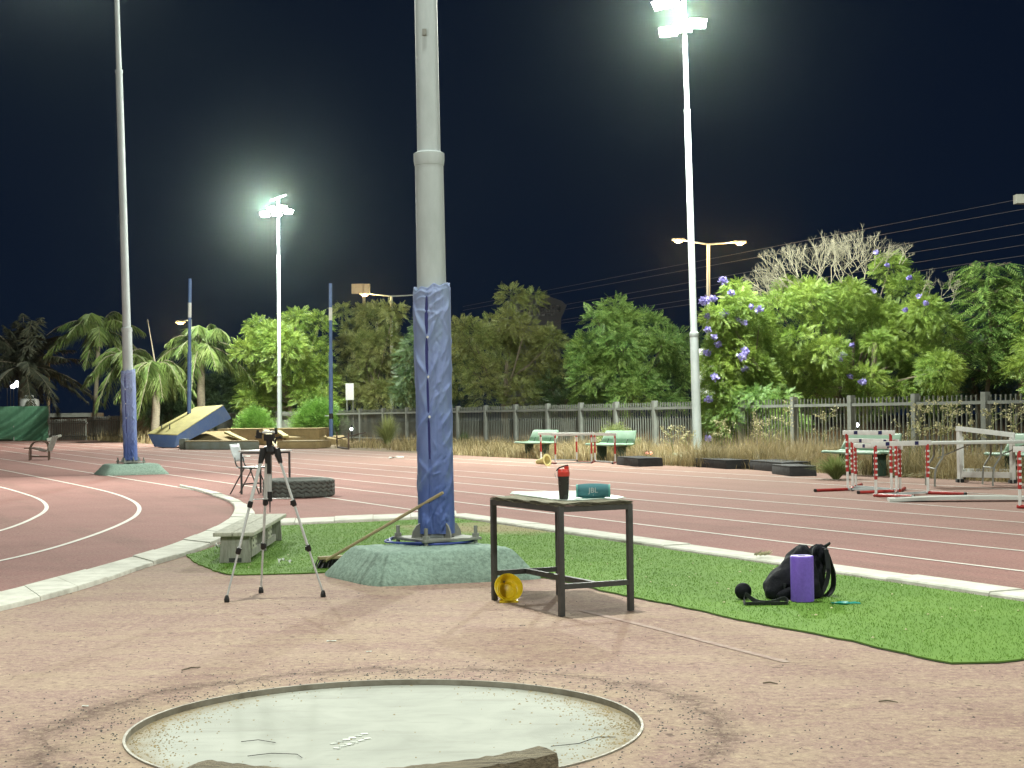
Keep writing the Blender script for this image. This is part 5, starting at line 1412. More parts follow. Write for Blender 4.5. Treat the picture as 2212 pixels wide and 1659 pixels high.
# ---- black foam blocks
def block(label, l, c, r, h):
    a, b, d = G(*l), G(*c), G(*r)
    for p in (a, b, d): p.z = 0
    e = a + d - b; bot = [b, d, e, a]; cen = (a + d) / 2
    t = thing('step_block', label, 'block', tuple(cen), group='black rubber step blocks along the far lane')
    ins = lambda p: cen + (p - cen) * .97
    mb = MB(); mb.hexa([Vector((p.x, p.y, .0)) for p in bot], [Vector((ins(p).x, ins(p).y, h - .03)) for p in bot]); part('body', mb, M['rubber'], t, bevel=.012)
    mb = MB(); mb.hexa([Vector((ins(p).x, ins(p).y, h - .029)) for p in bot], [Vector((ins(p).x, ins(p).y, h)) for p in bot]); part('top_pad', mb, M['rubber'], t, bevel=.012)
block('black rubber block beside the far hurdles, leftmost in the row', (1331.5, 1003.5), (1379, 1008.8), (1433, 1007), .205)
block('black rubber block standing clear of its neighbours, second in the row', (1497.5, 1008), (1569, 1013.6), (1621, 1012.5), .205)
block('black rubber block overlapped by the last one, third in the row', (1617.5, 1014), (1690, 1021), (1754, 1018), .21)
block('black rubber block at the right end of the row', (1666.5, 1023.5), (1706, 1029), (1765, 1028), .20)
# pale cone lying on the far lane
c0 = G(1171, 1007); ax0 = Vector((.75, -.62, .16)).normalized(); x_ = ax0.cross(Vector((0, 0, 1))).normalized(); y_ = x_.cross(ax0); Mx = Matrix((x_, y_, ax0)).transposed()
t = thing('pale_cone', 'pale yellow cone lying on its side on the far lane', 'cone', tuple(c0))
mb = MB(); mb.lathe([(.02, -.17), (.05, -.16), (.115, .16), (.12, .165), (.11, .165), (.045, -.13), (.0, -.13)], 24, c0 + Vector((0, .1, .12)), Mx, close=False); part('shell', mb, M['palecone'], t)
mb = MB(); mb.lathe([(.112, .158), (.16, .160), (.16, .175), (.112, .175)], 24, c0 + Vector((0, .1, .12)), Mx, close=False); part('rim', mb, M['palecone'], t)
# red lamps in the weeds
rp_ = P(1401, 979, 40.5); t = thing('red_light', 'pair of small red lamps glowing in the weeds above the first black block', 'light', tuple(rp_))
for dx in (-.05, .06):
    mb = MB(); mb.ball(rp_ + Vector((dx, 0, 0)), .045, 12, 8); part('lamp_lens', mb, M['redlamp'], t)
mb = MB(); mb.box(rp_ + Vector((0, .06, 0)), (.26, .05, .13)); part('housing', mb, M['darkred'], t)
mb = MB(); mb.tube([rp_ + Vector((0, .06, -.05)), Vector((rp_.x, rp_.y + .06, 0))], .015, 6); part('stake', mb, M['darksteel'], t)
# ================================================================ foliage
def frond_template(npairs=6, wid=.16, drop=.18, lw=.055):
    V = []; Q = []
    for i in range(npairs):
        s = .12 + .86 * i / (npairs - 1); prof = math.sin(PI * min(.97, .18 + .8 * s)) ** .8
        L = wid * 2.2 * prof + .03; z = -drop * s * s
        for sg in (-1, 1):
            a = np.array((s, 0, z)); d = np.array((.45, sg * .9, -.25)); d = d / np.linalg.norm(d); t_ = np.array((.9, -sg * .45, 0)) * lw
            o = len(V); V += [a, a + d * L * .5 + t_, a + d * L, a + d * L * .5 - t_]; Q.append((o, o + 1, o + 2, o + 3))
    o = len(V); V += [np.array((.9, 0, -drop * .8)), np.array((1.0, lw, -drop)), np.array((1.12, 0, -drop * 1.25)), np.array((1.0, -lw, -drop))]; Q.append((o, o + 1, o + 2, o + 3))
    return np.array(V), np.array(Q)
DENS = 6.0
FT = frond_template(7, .14, .22, .040)
FT_FINE = frond_template(9, .13, .25, .030)
def basis(d, up):
    d = d / np.linalg.norm(d, axis=1, keepdims=True)
    y = np.cross(up, d); y /= np.linalg.norm(y, axis=1, keepdims=True) + 1e-9
    return d, y, np.cross(d, y)
def stamp(T, c, d, s, rng, roll=.6):
    n = len(c); up = np.array([0, 0, 1.0]) + rng.normal(0, roll, (n, 3))
    X, Yy, Zz = basis(d, up); V0, Q0 = T
    V = c[:, None] + s[:, None, None] * (V0[None, :, :1] * X[:, None] + V0[None, :, 1:2] * Yy[:, None] + V0[None, :, 2:] * Zz[:, None])
    Q = Q0[None] + (np.arange(n) * len(V0))[:, None, None]
    return V.reshape(-1, 3), Q.reshape(-1, 4)
def sphere_dirs(n, rng):
    v = rng.normal(0, 1, (n, 3)); return v / np.linalg.norm(v, axis=1, keepdims=True)
def crown_mesh(name, lobes, nper, size, mat, parent, seed, T=None, drop=.35, fill=.25):
    rng = np.random.default_rng(seed); T = T or FT; VS = []; QS = []; o = 0
    for (c, r) in lobes:
        r = np.array(r); k = int(nper * DENS * (r.prod() ** (2 / 3)))
        u = sphere_dirs(k, rng); u[:, 2] = np.where((u[:, 2] < -.35) & (rng.random(k) < .6), -u[:, 2], u[:, 2])
        rad = np.where(rng.random(k) < fill, rng.uniform(.3, .85, k), rng.uniform(.82, 1.08, k))
        p = np.array(c) + u * r * rad[:, None]
        d = u * np.array([1, 1, .55]) + rng.normal(0, .35, (k, 3)); d[:, 2] -= drop * rng.uniform(0, 1, k)
        s = size * rng.uniform(.65, 1.25, k)
        V, Q = stamp(T, p, d, s * .54, rng); VS.append(V); QS.append(Q + o); o += len(V)
    return big_mesh(name, np.concatenate(VS), np.concatenate(QS), mat, parent)
def branch_tubes(mb, p, d, L, r, depth, rng, spread=.6, n=5, shrink=.72, lift=.05, kids=2):
    q = p + d * L; m_ = p.lerp(q, .5) + Vector((rng.uniform(-.06, .06), rng.uniform(-.06, .06), 0)) * L
    mb.tube([p, m_, q], [r, r * .85, r * .68], n, cap=False)
    if depth <= 0: return
    for _ in range(kids + (rng.random() < .35)):
        nd = (d + Vector((rng.uniform(-1, 1), rng.uniform(-1, 1), rng.uniform(-.6, .8))) * spread + Vector((0, 0, lift))).normalized()
        branch_tubes(mb, q, nd, L * shrink * rng.uniform(.75, 1.15), r * .66, depth - 1, rng, spread, n, shrink, lift, kids)
def px_lobes(rows, Y, rng, jy=1.3):
    """crown lobes from (px, py, radius px) seen at distance Y"""
    out = []
    for px, py, rp in rows:
        r = rp * Y / FPX; c = P(px, py, Y + rng.uniform(-jy, jy)); out.append(((c.x, c.y, c.z), (r, r * 1.05, r * .85)))
    return out
def auto_rows(box, n, rng, rmin, rmax, shape='dome'):
    x0, y0, x1, y1 = box; out = []
    for _ in range(n * 30):
        if len(out) >= n: break
        u, v = rng.uniform(-1, 1), rng.uniform(0, 1)
        w = math.sqrt(max(0, 1 - (1 - v) ** 2.2)) if shape == 'dome' else 1
        if v > .75 and shape == 'dome': w *= 1 - (v - .75) * .6
        if abs(u) > w: continue
        r = rng.uniform(rmin, rmax)
        px = (x0 + x1) / 2 + u * ((x1 - x0) / 2 - r * .7); py = y0 + r * .8 + v * (y1 - y0 - r * 1.5)
        if any((px - a) ** 2 + (py - b) ** 2 < (.55 * (r + c)) ** 2 for a, b, c in out): continue
        out.append((px, py, r))
    return out
def tree(name, label, box, Y, mat, seed, n=16, rpx=(26, 46), nper=150, size=.62, trunk_px=None, rows=None, group=None, T=None, jy=1.6, trunk=True, drop=.35, cat='tree'):
    rng = random.Random(seed)
    rows = (rows or []) + auto_rows(box, n, rng, *rpx)
    bx = trunk_px or (box[0] + box[2]) / 2
    base = P(bx, 900, Y); base.z = 0
    t = thing(name, label, cat, tuple(base), group=group)
    lobes = px_lobes(rows, Y, rng, jy)
    if trunk:
        mb = MB(); top = P((box[0] + box[2]) / 2, (box[1] * .45 + box[3] * .55), Y)
        k = base.lerp(top, .45) + Vector((rng.uniform(-.3, .3), 0, 0)); h = (top.z) * .02 + .05
        mb.tube([base, base.lerp(k, .5), k, top], [h * 1.6, h * 1.25, h, h * .5], 8)
        for c, r in lobes:
            if rng.random() < .7: c = Vector(c); s_ = k.lerp(top, rng.uniform(0, .7)); m_ = s_.lerp(c, .5) + Vector((0, 0, -.15)); mb.tube([s_, m_, c], [h * .5, h * .3, h * .12], 5, cap=False)
        part('trunk', mb, M['bark'], t)
    crown_mesh('crown', lobes, nper, size, mat, t, seed, T, drop)
    return t
GT = 'broad-leaved trees beyond the far fence'
# row beyond the fence, from left to right
tree('tree', 'bright green spreading tree lit by the distant floodlight mast', (500, 690, 740, 905), 86, M['leaf_bright'], 21, 17, (24, 44), 95, .85, rows=[(560, 712, 26), (640, 690, 22), (690, 700, 24), (590, 730, 30), (530, 760, 26)], group=GT)
tree('tree', 'dense olive green tree right of the second blue jump upright', (718, 655, 905, 895), 90, M['leaf_olive'], 22, 18, (24, 42), 110, .75, rows=[(738, 672, 15), (790, 680, 24), (850, 676, 22)], group=GT)
tree('tree', 'big dull dark tree right of the centre mast with a leaning pale trunk', (955, 650, 1235, 885), 63, M['leaf_olive'], 23, 24, (26, 48), 120, .62, rows=[(1105, 645, 28), (1150, 650, 22), (1000, 720, 36), (1190, 740, 32)], trunk_px=1098, group=GT)
tree('tree', 'fresh green layered tree left of the right floodlight mast', (1215, 665, 1500, 895), 55, M['leaf_mid'], 24, 22, (26, 46), 150, .60, rows=[(1330, 672, 30), (1350, 700, 34), (1290, 690, 24), (1270, 760, 34), (1430, 745, 34), (1465, 735, 26), (1330, 790, 40)], trunk_px=1338, group=GT)
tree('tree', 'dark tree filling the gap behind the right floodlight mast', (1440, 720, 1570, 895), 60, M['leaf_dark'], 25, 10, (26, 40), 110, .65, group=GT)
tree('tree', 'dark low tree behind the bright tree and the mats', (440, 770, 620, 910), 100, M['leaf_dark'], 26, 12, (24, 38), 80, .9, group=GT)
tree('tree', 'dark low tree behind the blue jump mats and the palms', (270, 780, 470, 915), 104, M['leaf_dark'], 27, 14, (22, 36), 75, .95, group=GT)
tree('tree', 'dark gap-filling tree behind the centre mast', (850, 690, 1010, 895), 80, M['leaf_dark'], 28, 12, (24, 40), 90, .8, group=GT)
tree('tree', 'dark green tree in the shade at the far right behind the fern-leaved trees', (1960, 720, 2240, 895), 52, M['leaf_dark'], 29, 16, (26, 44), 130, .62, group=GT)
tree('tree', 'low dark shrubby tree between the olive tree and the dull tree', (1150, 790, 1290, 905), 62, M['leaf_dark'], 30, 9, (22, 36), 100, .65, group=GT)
# flowering tree left part in front of the fence
def blossoms(t, spots, Y, seed, r=.17):
    rng = np.random.default_rng(seed)
    for px, py, s in spots:
        c = P(px, py, Y + rng.uniform(-.3, .3)); n = int(52 * s)
        u = sphere_dirs(n, rng); p = np.array(c) + u * np.array([1, 1, .8]) * r * .82 * s * rng.uniform(.3, 1, (n, 1))
        V = np.zeros((n, 4, 3)); a = sphere_dirs(n, rng) * .050 * (0.6 + .4 * s); b = np.cross(a, sphere_dirs(n, rng)); b = b / (np.linalg.norm(b, axis=1, keepdims=True) + 1e-9) * .034
        V[:, 0] = p - a; V[:, 1] = p + b; V[:, 2] = p + a; V[:, 3] = p - b
        big_mesh('blossom', V.reshape(-1, 3), np.arange(4 * n).reshape(-1, 4), M['flower'], t)
JA = tree('jacaranda_tree', 'bright flowering jacaranda with purple blossoms right beside the floodlight mast', (1508, 640, 1680, 960), 44.5, M['leaf_bright'], 31, 22, (26, 42), 500, .41, rows=[(1590, 628, 24), (1600, 660, 34), (1555, 690, 34), (1575, 740, 42), (1545, 800, 40), (1640, 700, 30), (1560, 850, 44), (1620, 800, 44)], trunk_px=1640, group='flowering jacaranda trees', T=FT_FINE, jy=1.2)
blossoms(JA, [(1563, 606, 1.2), (1520, 650, 1.4), (1538, 645, 1.0), (1565, 678, 1.1), (1592, 690, 1.1), (1607, 697, .8), (1527, 683, .8), (1528, 712, .8), (1640, 668, 1.0), (1552, 743, .9), (1543, 727, .8), (1527, 762, .9), (1611, 757, 1.0), (1604, 770, 1.2), (1610, 796, 1.0), (1545, 815, 1.0), (1531, 862, 1.0), (1530, 947, .9), (1622, 662, .6), (1580, 632, .8)], 43.0, 5)
tree('shrub', 'dark green shrubby thicket in front of the fence beside the right mast', (1530, 840, 1760, 962), 43.5, M['leaf_mid'], 33, 15, (24, 40), 230, .42, trunk=False, cat='shrub', T=FT_FINE)
JB = tree('jacaranda_tree', 'huge jacaranda with pale bare twigs on top, lit from the left', (1600, 640, 2080, 900), 46.5, M['leaf_bright'], 32, 42, (26, 48), 380, .41, rows=[(1705, 632, 34), (1760, 640, 36), (1830, 640, 36), (1680, 670, 40), (1750, 650, 44), (1850, 660, 46), (1920, 580, 36), (1960, 630, 40), (1900, 700, 50), (2000, 680, 40), (2040, 720, 34), (1650, 740, 40), (1720, 790, 46), (1800, 830, 44), (2030, 800, 40)], trunk_px=1865, group='flowering jacaranda trees', T=FT_FINE, jy=2.2)
blossoms(JB, [(1893, 545, .8), (1917, 573, .8), (1888, 628, .7), (1840, 745, .8), (1815, 775, .9), (1822, 766, 1.1), (1836, 813, .9), (1863, 825, 1.2), (1985, 640, .9), (2000, 655, .8), (1955, 670, .8), (1965, 600, .8)], 44.2, 6, .13)
rg = random.Random(12); mb = MB()
for px, py, n_, L in ((1845, 590, 14, .75), (1800, 600, 9, .75), (1745, 590, 8, .6), (1700, 600, 10, .6), (1680, 630, 9, .6), (1665, 650, 6, .5), (1860, 565, 6, .6), (2020, 640, 5, .5), (1940, 570, 3, .4)):
    for _ in range(n_):
        p = P(px + rg.uniform(-34, 34), py + rg.uniform(-10, 22), 45.6 + rg.uniform(-.9, .6)); lean = -.9 if px < 1720 else (.5 if px > 1900 else rg.uniform(-.5, .5))
        branch_tubes(mb, p, Vector((lean + rg.uniform(-.8, .8), rg.uniform(-.5, .4), .9)).normalized(), L * .55, .013, 4, rg, .75, 4, .80, .10)
part('bare_twigs', mb, M['deadtwig'], JB)
# visible stems under the big jacaranda
for pts, r in (([(1862, 935), (1870, 860), (1888, 800), (1890, 740)], .13), ([(1830, 935), (1835, 880), (1800, 850), (1760, 838)], .10), ([(1850, 930), (1836, 870), (1825, 820)], .09), ([(1640, 800), (1605, 745), (1590, 715)], .06)):
    Yv = 45.6 if pts[0][1] > 900 else 43.4
    q = [P(x, y, Yv) for x, y in pts]
    if pts[0][1] > 900: q[0].z = 0
    mb = MB(); mb.tube(smooth(q, 2), [r, r * .55], 8); part('stem', mb, M['bark'], JB)
# thin fern-leaved trees at the far right
for (pxc, ytop, ybot, seed, lab) in ((2135, 568, 760, 41, 'tall thin tree with tiers of fern-like leaves right of the jacaranda'), (2205, 600, 800, 42, 'tall thin fern-leaved tree at the right edge')):
    Y = 50; base = P(pxc - 20, 900, Y); base.z = 0; t = thing('fern_leaved_tree', lab, 'tree', tuple(base), group='thin fern-leaved trees at the right')
    top = P(pxc, ytop + 14, Y); mb = MB(); mb.tube(smooth([base, base.lerp(top, .5) + Vector((.25, 0, 0)), top], 2), list(np.linspace(.10, .03, 10)), 7); rg = np.random.default_rng(seed)
    C = []; D = []
    for lv in range(9):
        f = .42 + .58 * lv / 8; c = base.lerp(top, f); k = 13
        for a in np.linspace(0, 2 * PI, k, endpoint=False) + rg.uniform(0, 1):
            L = (1.25 - .7 * (f - .42)) * rg.uniform(.5, 1.0); e = c + Vector((math.cos(a) * L, math.sin(a) * L, .30 * L)); mb.tube([c, e], [.018, .008], 4, cap=False)
            for q in np.linspace(.35, 1, 5): C.append(c.lerp(e, q)); D.append((math.cos(a) + rg.normal(0, .3), math.sin(a) + rg.normal(0, .3), -.15 + rg.normal(0, .2)))
    part('trunk', mb, M['bark'], t); V, Q = stamp(FT_FINE, np.array([tuple(c) for c in C]), np.array(D), rg.uniform(.5, .85, len(C)), rg, .3); big_mesh('crown', V, Q, M['leaf_mid'], t)
tree('tree', 'yellow-green leafy edge of a tree cut by the right edge of the photo', (2180, 640, 2300, 870), 45, M['leaf_bright'], 43, 10, (22, 34), 220, .5, group=GT, T=FT_FINE)
# ---- feathery bushes by the fence
def feather_bush(name, label, box, Y, mat, seed, n=900, group=None, L=.5):
    rng = np.random.default_rng(seed); x0, y0, x1, y1 = box
    c = P((x0 + x1) / 2, y1, Y); rx = (x1 - x0) / 2 * Y / FPX; h = (y1 - y0) * Y / FPX
    t = thing(name, label, 'bush', (c.x, c.y, 0), group=group)
    lob = [((c.x, c.y, h * .42), (rx * .82, rx * .75, h * .5)), ((c.x + rx * .3, c.y - .2, h * .35), (rx * .65, rx * .6, h * .38)), ((c.x - rx * .35, c.y - .1, h * .38), (rx * .6, rx * .6, h * .42)), ((c.x - rx * .05, c.y, h * .66), (rx * .5, rx * .5, h * .34))]
    VS, QS, o = [], [], 0
    for cc, r in lob:
        u = sphere_dirs(n, rng); u[:, 2] = np.abs(u[:, 2]) * np.where(rng.random(n) < .8, 1, -1); p = np.array(cc) + u * np.array(r) * rng.uniform(.6, 1.0, (n, 1)); p[:, 2] = np.maximum(p[:, 2], .05)
        d = u + rng.normal(0, .4, (n, 3)) + np.array([0, 0, .35]); V, Q = stamp(frond_template(5, .10, .2, .022), p, d, L * rng.uniform(.6, 1.2, n), rng); VS.append(V); QS.append(Q + o); o += len(V)
    big_mesh('foliage', np.concatenate(VS), np.concatenate(QS), mat, t)
    mb = MB(); rr = random.Random(seed)
    for _ in range(7): mb.tube([(c.x + rr.uniform(-.2, .2), c.y, 0), (c.x + rr.uniform(-.6, .6) * rx, c.y + rr.uniform(-.3, .3), h * .6)], [.05, .02], 5)
    part('stem', mb, M['bark'], t)
GB = 'feathery bright bushes against the far fence'
feather_bush('bush', 'smaller feathery bright green bush right behind the tilted mat', (516, 866, 588, 930), 79, M['leaf_bush'], 51, 800, GB)
feather_bush('bush', 'larger round feathery bright green bush beside the second jump upright', (634, 858, 748, 940), 77, M['leaf_bush'], 52, 1300, GB)
feather_bush('bush', 'low dark leafy weed bush behind the second park bench', (1300, 905, 1362, 962), 44, M['weedgreen'], 53, 260, None, .35)
# ---- palms
def palm(label, crown, base_px, Y, nf, L, mat, seed, droop=1.0, trunk_r=.16, leaf=.5, kind='palm_tree', group=None, upright=.5, spear=None, ratio=1.0):
    rng = np.random.default_rng(seed); c = P(crown[0], crown[1], Y); base = P(base_px, 900, Y); base.z = 0
    t = thing(kind, label, 'palm', tuple(base), group=group)
    mb = MB(); q = smooth([base, base.lerp(c, .5) + Vector((rng.uniform(-.08, .08), 0, 0)), c], 2); mb.tube(q, [trunk_r * (1.25 - .35 * i / len(q)) * (1 + .05 * (i % 2)) for i in range(len(q))], 12); part('trunk', mb, M['palmbark'], t)
    VS, QS, o = [], [], 0; st = MB()
    for i in range(nf):
        a = 2 * PI * i * .381966 + rng.uniform(-.2, .2); el = upright * (1.35 - 1.7 * i / nf) + rng.uniform(-.15, .15)
        d = np.array([math.cos(a) * math.cos(el), math.sin(a) * math.cos(el), math.sin(el)]); LL = L * rng.uniform(.8, 1.1)
        n = 26; s = np.linspace(0, 1, n); pts = np.array(c)[None] + d[None] * (LL * s)[:, None]; pts[:, 2] -= droop * LL * .55 * s ** 2.1
        st.tube([tuple(p) for p in pts[::5]] + [tuple(pts[-1])], list(np.linspace(.035, .008, 7)[:len(pts[::5]) + 1]), 4, cap=False)
        tang = np.gradient(pts, axis=0); tang /= np.linalg.norm(tang, axis=1, keepdims=True)
        side = np.cross(tang, np.array([0, 0, 1.0])); side /= np.linalg.norm(side, axis=1, keepdims=True) + 1e-9
        for rep in range(2):
            for sg in (-1, 1):
                m_ = slice(3, n); P0 = pts[m_] + tang[m_] * (rep * LL / n / 2); k = len(P0)
                ll = leaf * np.sin(PI * np.clip(s[m_] * .85 + .12, 0, 1)) ** .6 * rng.uniform(.75, 1.1, k)
                dd = side[m_] * sg * rng.uniform(.35, .9, (k, 1)) + tang[m_] * .45 + np.array([0, 0, -1.0]) * rng.uniform(.35, 1.15, (k, 1)) * min(1.0, droop + .1) + rng.normal(0, .12, (k, 3)); dd /= np.linalg.norm(dd, axis=1, keepdims=True)
                w = np.cross(dd, tang[m_]); w = w / (np.linalg.norm(w, axis=1, keepdims=True) + 1e-9) * .022 * ratio
                mid = P0 + dd * ll[:, None] * .5; end = P0 + dd * ll[:, None] + np.array([0, 0, -.16]) * ll[:, None] * droop
                V = np.stack([P0 - w * .5, P0 + w * .5, mid + w, end, mid - w], 1); VS.append(V.reshape(-1, 3))
                b = o + np.arange(k)[:, None] * 5; QS.append(np.concatenate([b + np.array([[0, 1, 2, 4]]), b + np.array([[4, 2, 3, 3]])])); o += k * 5
    V = np.concatenate(VS); Q = np.concatenate(QS)
    me_v = [tuple(v) for v in V]; me_f = [tuple(dict.fromkeys(f)) for f in Q.tolist()]
    link_mesh('fronds', me_v, me_f, mat, t, smooth=False)
    if spear: st.tube([c, P(spear[0], spear[1], Y)], [.05, .012], 5)
    part('frond_stalk', st, M['palmbark'], t)
    return t
GP = 'feathery drooping palms at the left'
palm('brightly lit feathery palm behind the first blue jump upright', (434, 745), 435, 86, 17, 3.3, M['leaf_palm'], 61, 1.25, .20, 1.05, group=GP, upright=.95, ratio=1.5)
palm('tall dim palm with a slim trunk left of the leaning blue-padded mast', (214, 712), 201, 100, 17, 3.8, M['leaf_palm'], 62, 1.1, .13, 1.1, group=GP, upright=.8, ratio=1.6)
palm('dim palm directly behind the blue-padded mast', (268, 775), 262, 92, 16, 2.9, M['leaf_palm'], 63, 1.4, .14, 1.0, group=GP, upright=.75, ratio=1.5)
palm('short drooping palm with a spear leaf left of the tilted mat', (336, 792), 333, 84, 16, 2.5, M['leaf_palm'], 64, 1.7, .20, 1.1, group=GP, upright=.7, spear=(319, 690), ratio=1.5)
palm('huge dark date palm over the water tank at the far left', (52, 790), 55, 104, 46, 5.0, M['leaf_dates'], 65, .6, .35, .9, upright=1.05, ratio=2.2)
# ---- weeds, dry grass
def in_strip(n, t0, t1, w0, w1):
    tt = RNG.uniform(t0, t1, n); ww = RNG.uniform(0, 1, n) ** .8 * (w1 - w0) + w0
    return TN.x * ww + TU.x * tt, TN.y * ww + TU.y * tt, tt, ww
def grass_stuff(name, n, t0, t1, w0, w1, h, wd, mat, dens=.45, lean=.7, seg=3):
    x, y, tt, ww = in_strip(n, t0, t1, w0, w1)
    f = np.sin(tt * 1.7) * .3 + np.sin(tt * .63 + 1) * .35 + np.sin(ww * 2.1 + tt) * .35 + RNG.uniform(-.6, .6, n)
    k = f > dens - .6; x, y, f = x[k], y[k], f[k]; n = len(x)
    hh = h * RNG.uniform(.3, 1.0, n) * (1 + .35 * np.clip(f, -1, 1)) * np.clip(.85 + .45 * np.sin(tt[k] * 2.9 + 2 * np.sin(ww[k] * 1.7)) * np.sin(tt[k] * .9 + ww[k] * 2.3), .35, 1.4); a = RNG.uniform(0, 2 * PI, n); l = RNG.uniform(.1, lean, n) * hh; b = a + RNG.normal(1.57, .5, n)
    V = np.zeros((n, seg + 1, 2, 3))
    for s in range(seg + 1):
        q = s / seg; cx = x + np.cos(a) * l * q ** 1.8; cy = y + np.sin(a) * l * q ** 1.8; cz = hh * (q - .25 * q * q * (l / hh)); w = wd * (1 - .85 * q)
        V[:, s, 0] = np.stack([cx - np.cos(b) * w, cy - np.sin(b) * w, cz], 1); V[:, s, 1] = np.stack([cx + np.cos(b) * w, cy + np.sin(b) * w, cz], 1)
    base = np.arange(n)[:, None] * (seg + 1) * 2
    Q = np.concatenate([base + np.array([[2 * s, 2 * s + 1, 2 * s + 3, 2 * s + 2]]) for s in range(seg)])
    o = big_mesh(name, V.reshape(-1, 3), Q, mat); o['kind'] = 'stuff'; return o
tE = tof(onw(2330, 19)); tW = tof(onw(960, 19)); tM = tof(onw(1380, 19))
grass_stuff('dry_grass', 60000, tE, tW, 18.75, 23.7, .55, .0065, M['straw'], .5, 1.15)
grass_stuff('dry_grass', 26000, tE, tM, 19.2, 23.5, .80, .005, M['straw'], .8, 1.1)
grass_stuff('dry_grass', 12000, tE, tW, 18.7, 19.6, .36, .007, M['straw'], .5)
grass_stuff('dry_grass', 22000, tW, tof(onw(740, 20)), 19.6, 23.7, .42, .012, M['straw'], .8)
grass_stuff('dry_grass', 16000, tof(onw(520, 20)), tof(onw(190, 20)), 15.5, 21, .6, .02, M['straw'], .7)
def tall_weed(label, px, ytop, Y, seed, mat='straw_pale', nb=9):
    rg = random.Random(seed); c = P(px, 940, Y); c.z = 0; H = P(px, ytop, Y).z
    t = thing('tall_weed', label, 'weed', tuple(c), group='tall seeding weeds along the fence')
    mb = MB(); C = []; top = c + Vector((rg.uniform(-.12, .12), 0, H)); mb.tube([c, c.lerp(top, .5) + Vector((rg.uniform(-.06, .06), 0, 0)), top], [.012, .009, .004], 5, cap=False)
    for i in range(nb):
        f = rg.uniform(.45, .95); p = c.lerp(top, f); e = p + Vector((rg.uniform(-.32, .32), rg.uniform(-.2, .2), rg.uniform(.05, .28))); mb.tube([p, e], [.006, .003], 4, cap=False); C += [e, p.lerp(e, .7)]
    part('stalk', mb, M['weedgreen'], t)
    C.append(top); rn = np.random.default_rng(seed); pts = np.repeat(np.array([tuple(q) for q in C]), 9, axis=0) + rn.normal(0, .035, (len(C) * 9, 3)); n = len(pts)
    V = np.zeros((n, 4, 3)); a = sphere_dirs(n, rn) * .026; b = np.cross(a, sphere_dirs(n, rn)) * .7
    V[:, 0] = pts - a; V[:, 1] = pts + b; V[:, 2] = pts + a; V[:, 3] = pts - b; big_mesh('seed_heads', V.reshape(-1, 3), np.arange(4 * n).reshape(-1, 4), M[mat], t)['kind'] = 'stuff'
for i, (px, yt, Y, lab) in enumerate([(1688, 868, 38, 'tallest pale-flowered weed in front of the dark shrub'), (1640, 905, 38.5, 'pale-flowered weed left of the tallest one'), (1660, 915, 38, 'bushy pale-flowered weed below the jacaranda'), (1572, 908, 39, 'pale weed just right of the right mast'), (1775, 900, 36, 'thin pale weed left of the tall hurdle'), (1988, 880, 32.5, 'pale weed against the fence left of the steel frame'), (2010, 868, 32.5, 'tall pale weed against the fence above the folding table'), (2030, 880, 32, 'pale weed above the left end of the folding table'), (2050, 875, 32, 'pale weed just left of the steel frame upright'), (2105, 890, 30.5, 'pale weed inside the steel frame'), (2150, 885, 30, 'pale weed left of the right edge fence post'), (2190, 870, 30, 'pale weed at the right edge against the fence'), (1455, 925, 40, 'dry weed between the far bench and the right mast'), (1480, 930, 40, 'dry weed just left of the right mast'), (1960, 900, 33, 'reddish dry weed left of the fence post')]):
    tall_weed(lab, px, yt, Y, 70 + i)
def tuft(label, px, py, Y, w, h, n, mat, seed, name='grass_tuft'):
    rng = np.random.default_rng(seed); c = P(px, py, Y); t = None
    a = rng.uniform(0, 2 * PI, n); l = rng.uniform(.1, 1, n) * w; hh = h * rng.uniform(.5, 1, n); V = np.zeros((n, 4, 2, 3)); b = a + 1.57
    for s in range(4):
        q = s / 3; cx = c.x + np.cos(a) * (l * q ** 1.6 + .05); cy = c.y + np.sin(a) * (l * q ** 1.6 + .05); cz = hh * (q * 1.3 - .55 * q * q * (l / w)); ww = .010 * (1 - .8 * q)
        V[:, s, 0] = np.stack([cx - np.cos(b) * ww, cy - np.sin(b) * ww, cz], 1); V[:, s, 1] = np.stack([cx + np.cos(b) * ww, cy + np.sin(b) * ww, cz], 1)
    base = np.arange(n)[:, None] * 8; Q = np.concatenate([base + np.array([[2 * s, 2 * s + 1, 2 * s + 3, 2 * s + 2]]) for s in range(3)])
    return tag(big_mesh(name, V.reshape(-1, 3), Q, mat), label, 'grass tuft')
tuft('green drooping grass tuft under the park bench behind the hurdles', 1806, 1020, 28.2, .6, .42, 700, M['weedgreen'], 91)
tuft('tall feathery green and straw grass clump left of the blue pad', 838, 964, 62, .75, 1.25, 900, M['weedgreen'], 92)
tuft('small dark green plant at the fence right of the blue pad', 1003, 962, 60, .5, .6, 300, M['leaf_dark'], 93)

# ================================================================ beyond the fence: signs, street lamps, wires, building
def sign(label, x0, y0, x1, y1, Y, posts=True):
    a, b = P(x0, y1, Y), P(x1, y0, Y); t = thing('sign_board', label, 'sign', ((a.x + b.x) / 2, Y, 0))
    mb = MB(); mb.hexa([(a.x, Y - .03, a.z), (b.x, Y - .03, a.z), (b.x, Y + .03, a.z), (a.x, Y + .03, a.z)], [(a.x, Y - .03, b.z), (b.x, Y - .03, b.z), (b.x, Y + .03, b.z), (a.x, Y + .03, b.z)]); part('board', mb, M['white'], t)
    for x in (a.x + .06, b.x - .06):
        mb = MB(); mb.tube([(x, Y + .07, 0), (x, Y + .07, b.z)], .04, 6); part('post', mb, M['greysteel'], t)
sign('small pale board on two thin posts by the fence behind the second jump upright', 747, 828, 764, 864, 77.5)
sign('large white board half hidden behind the flowering jacaranda and the mast', 1494.5, 752, 1600, 857, 47.5)
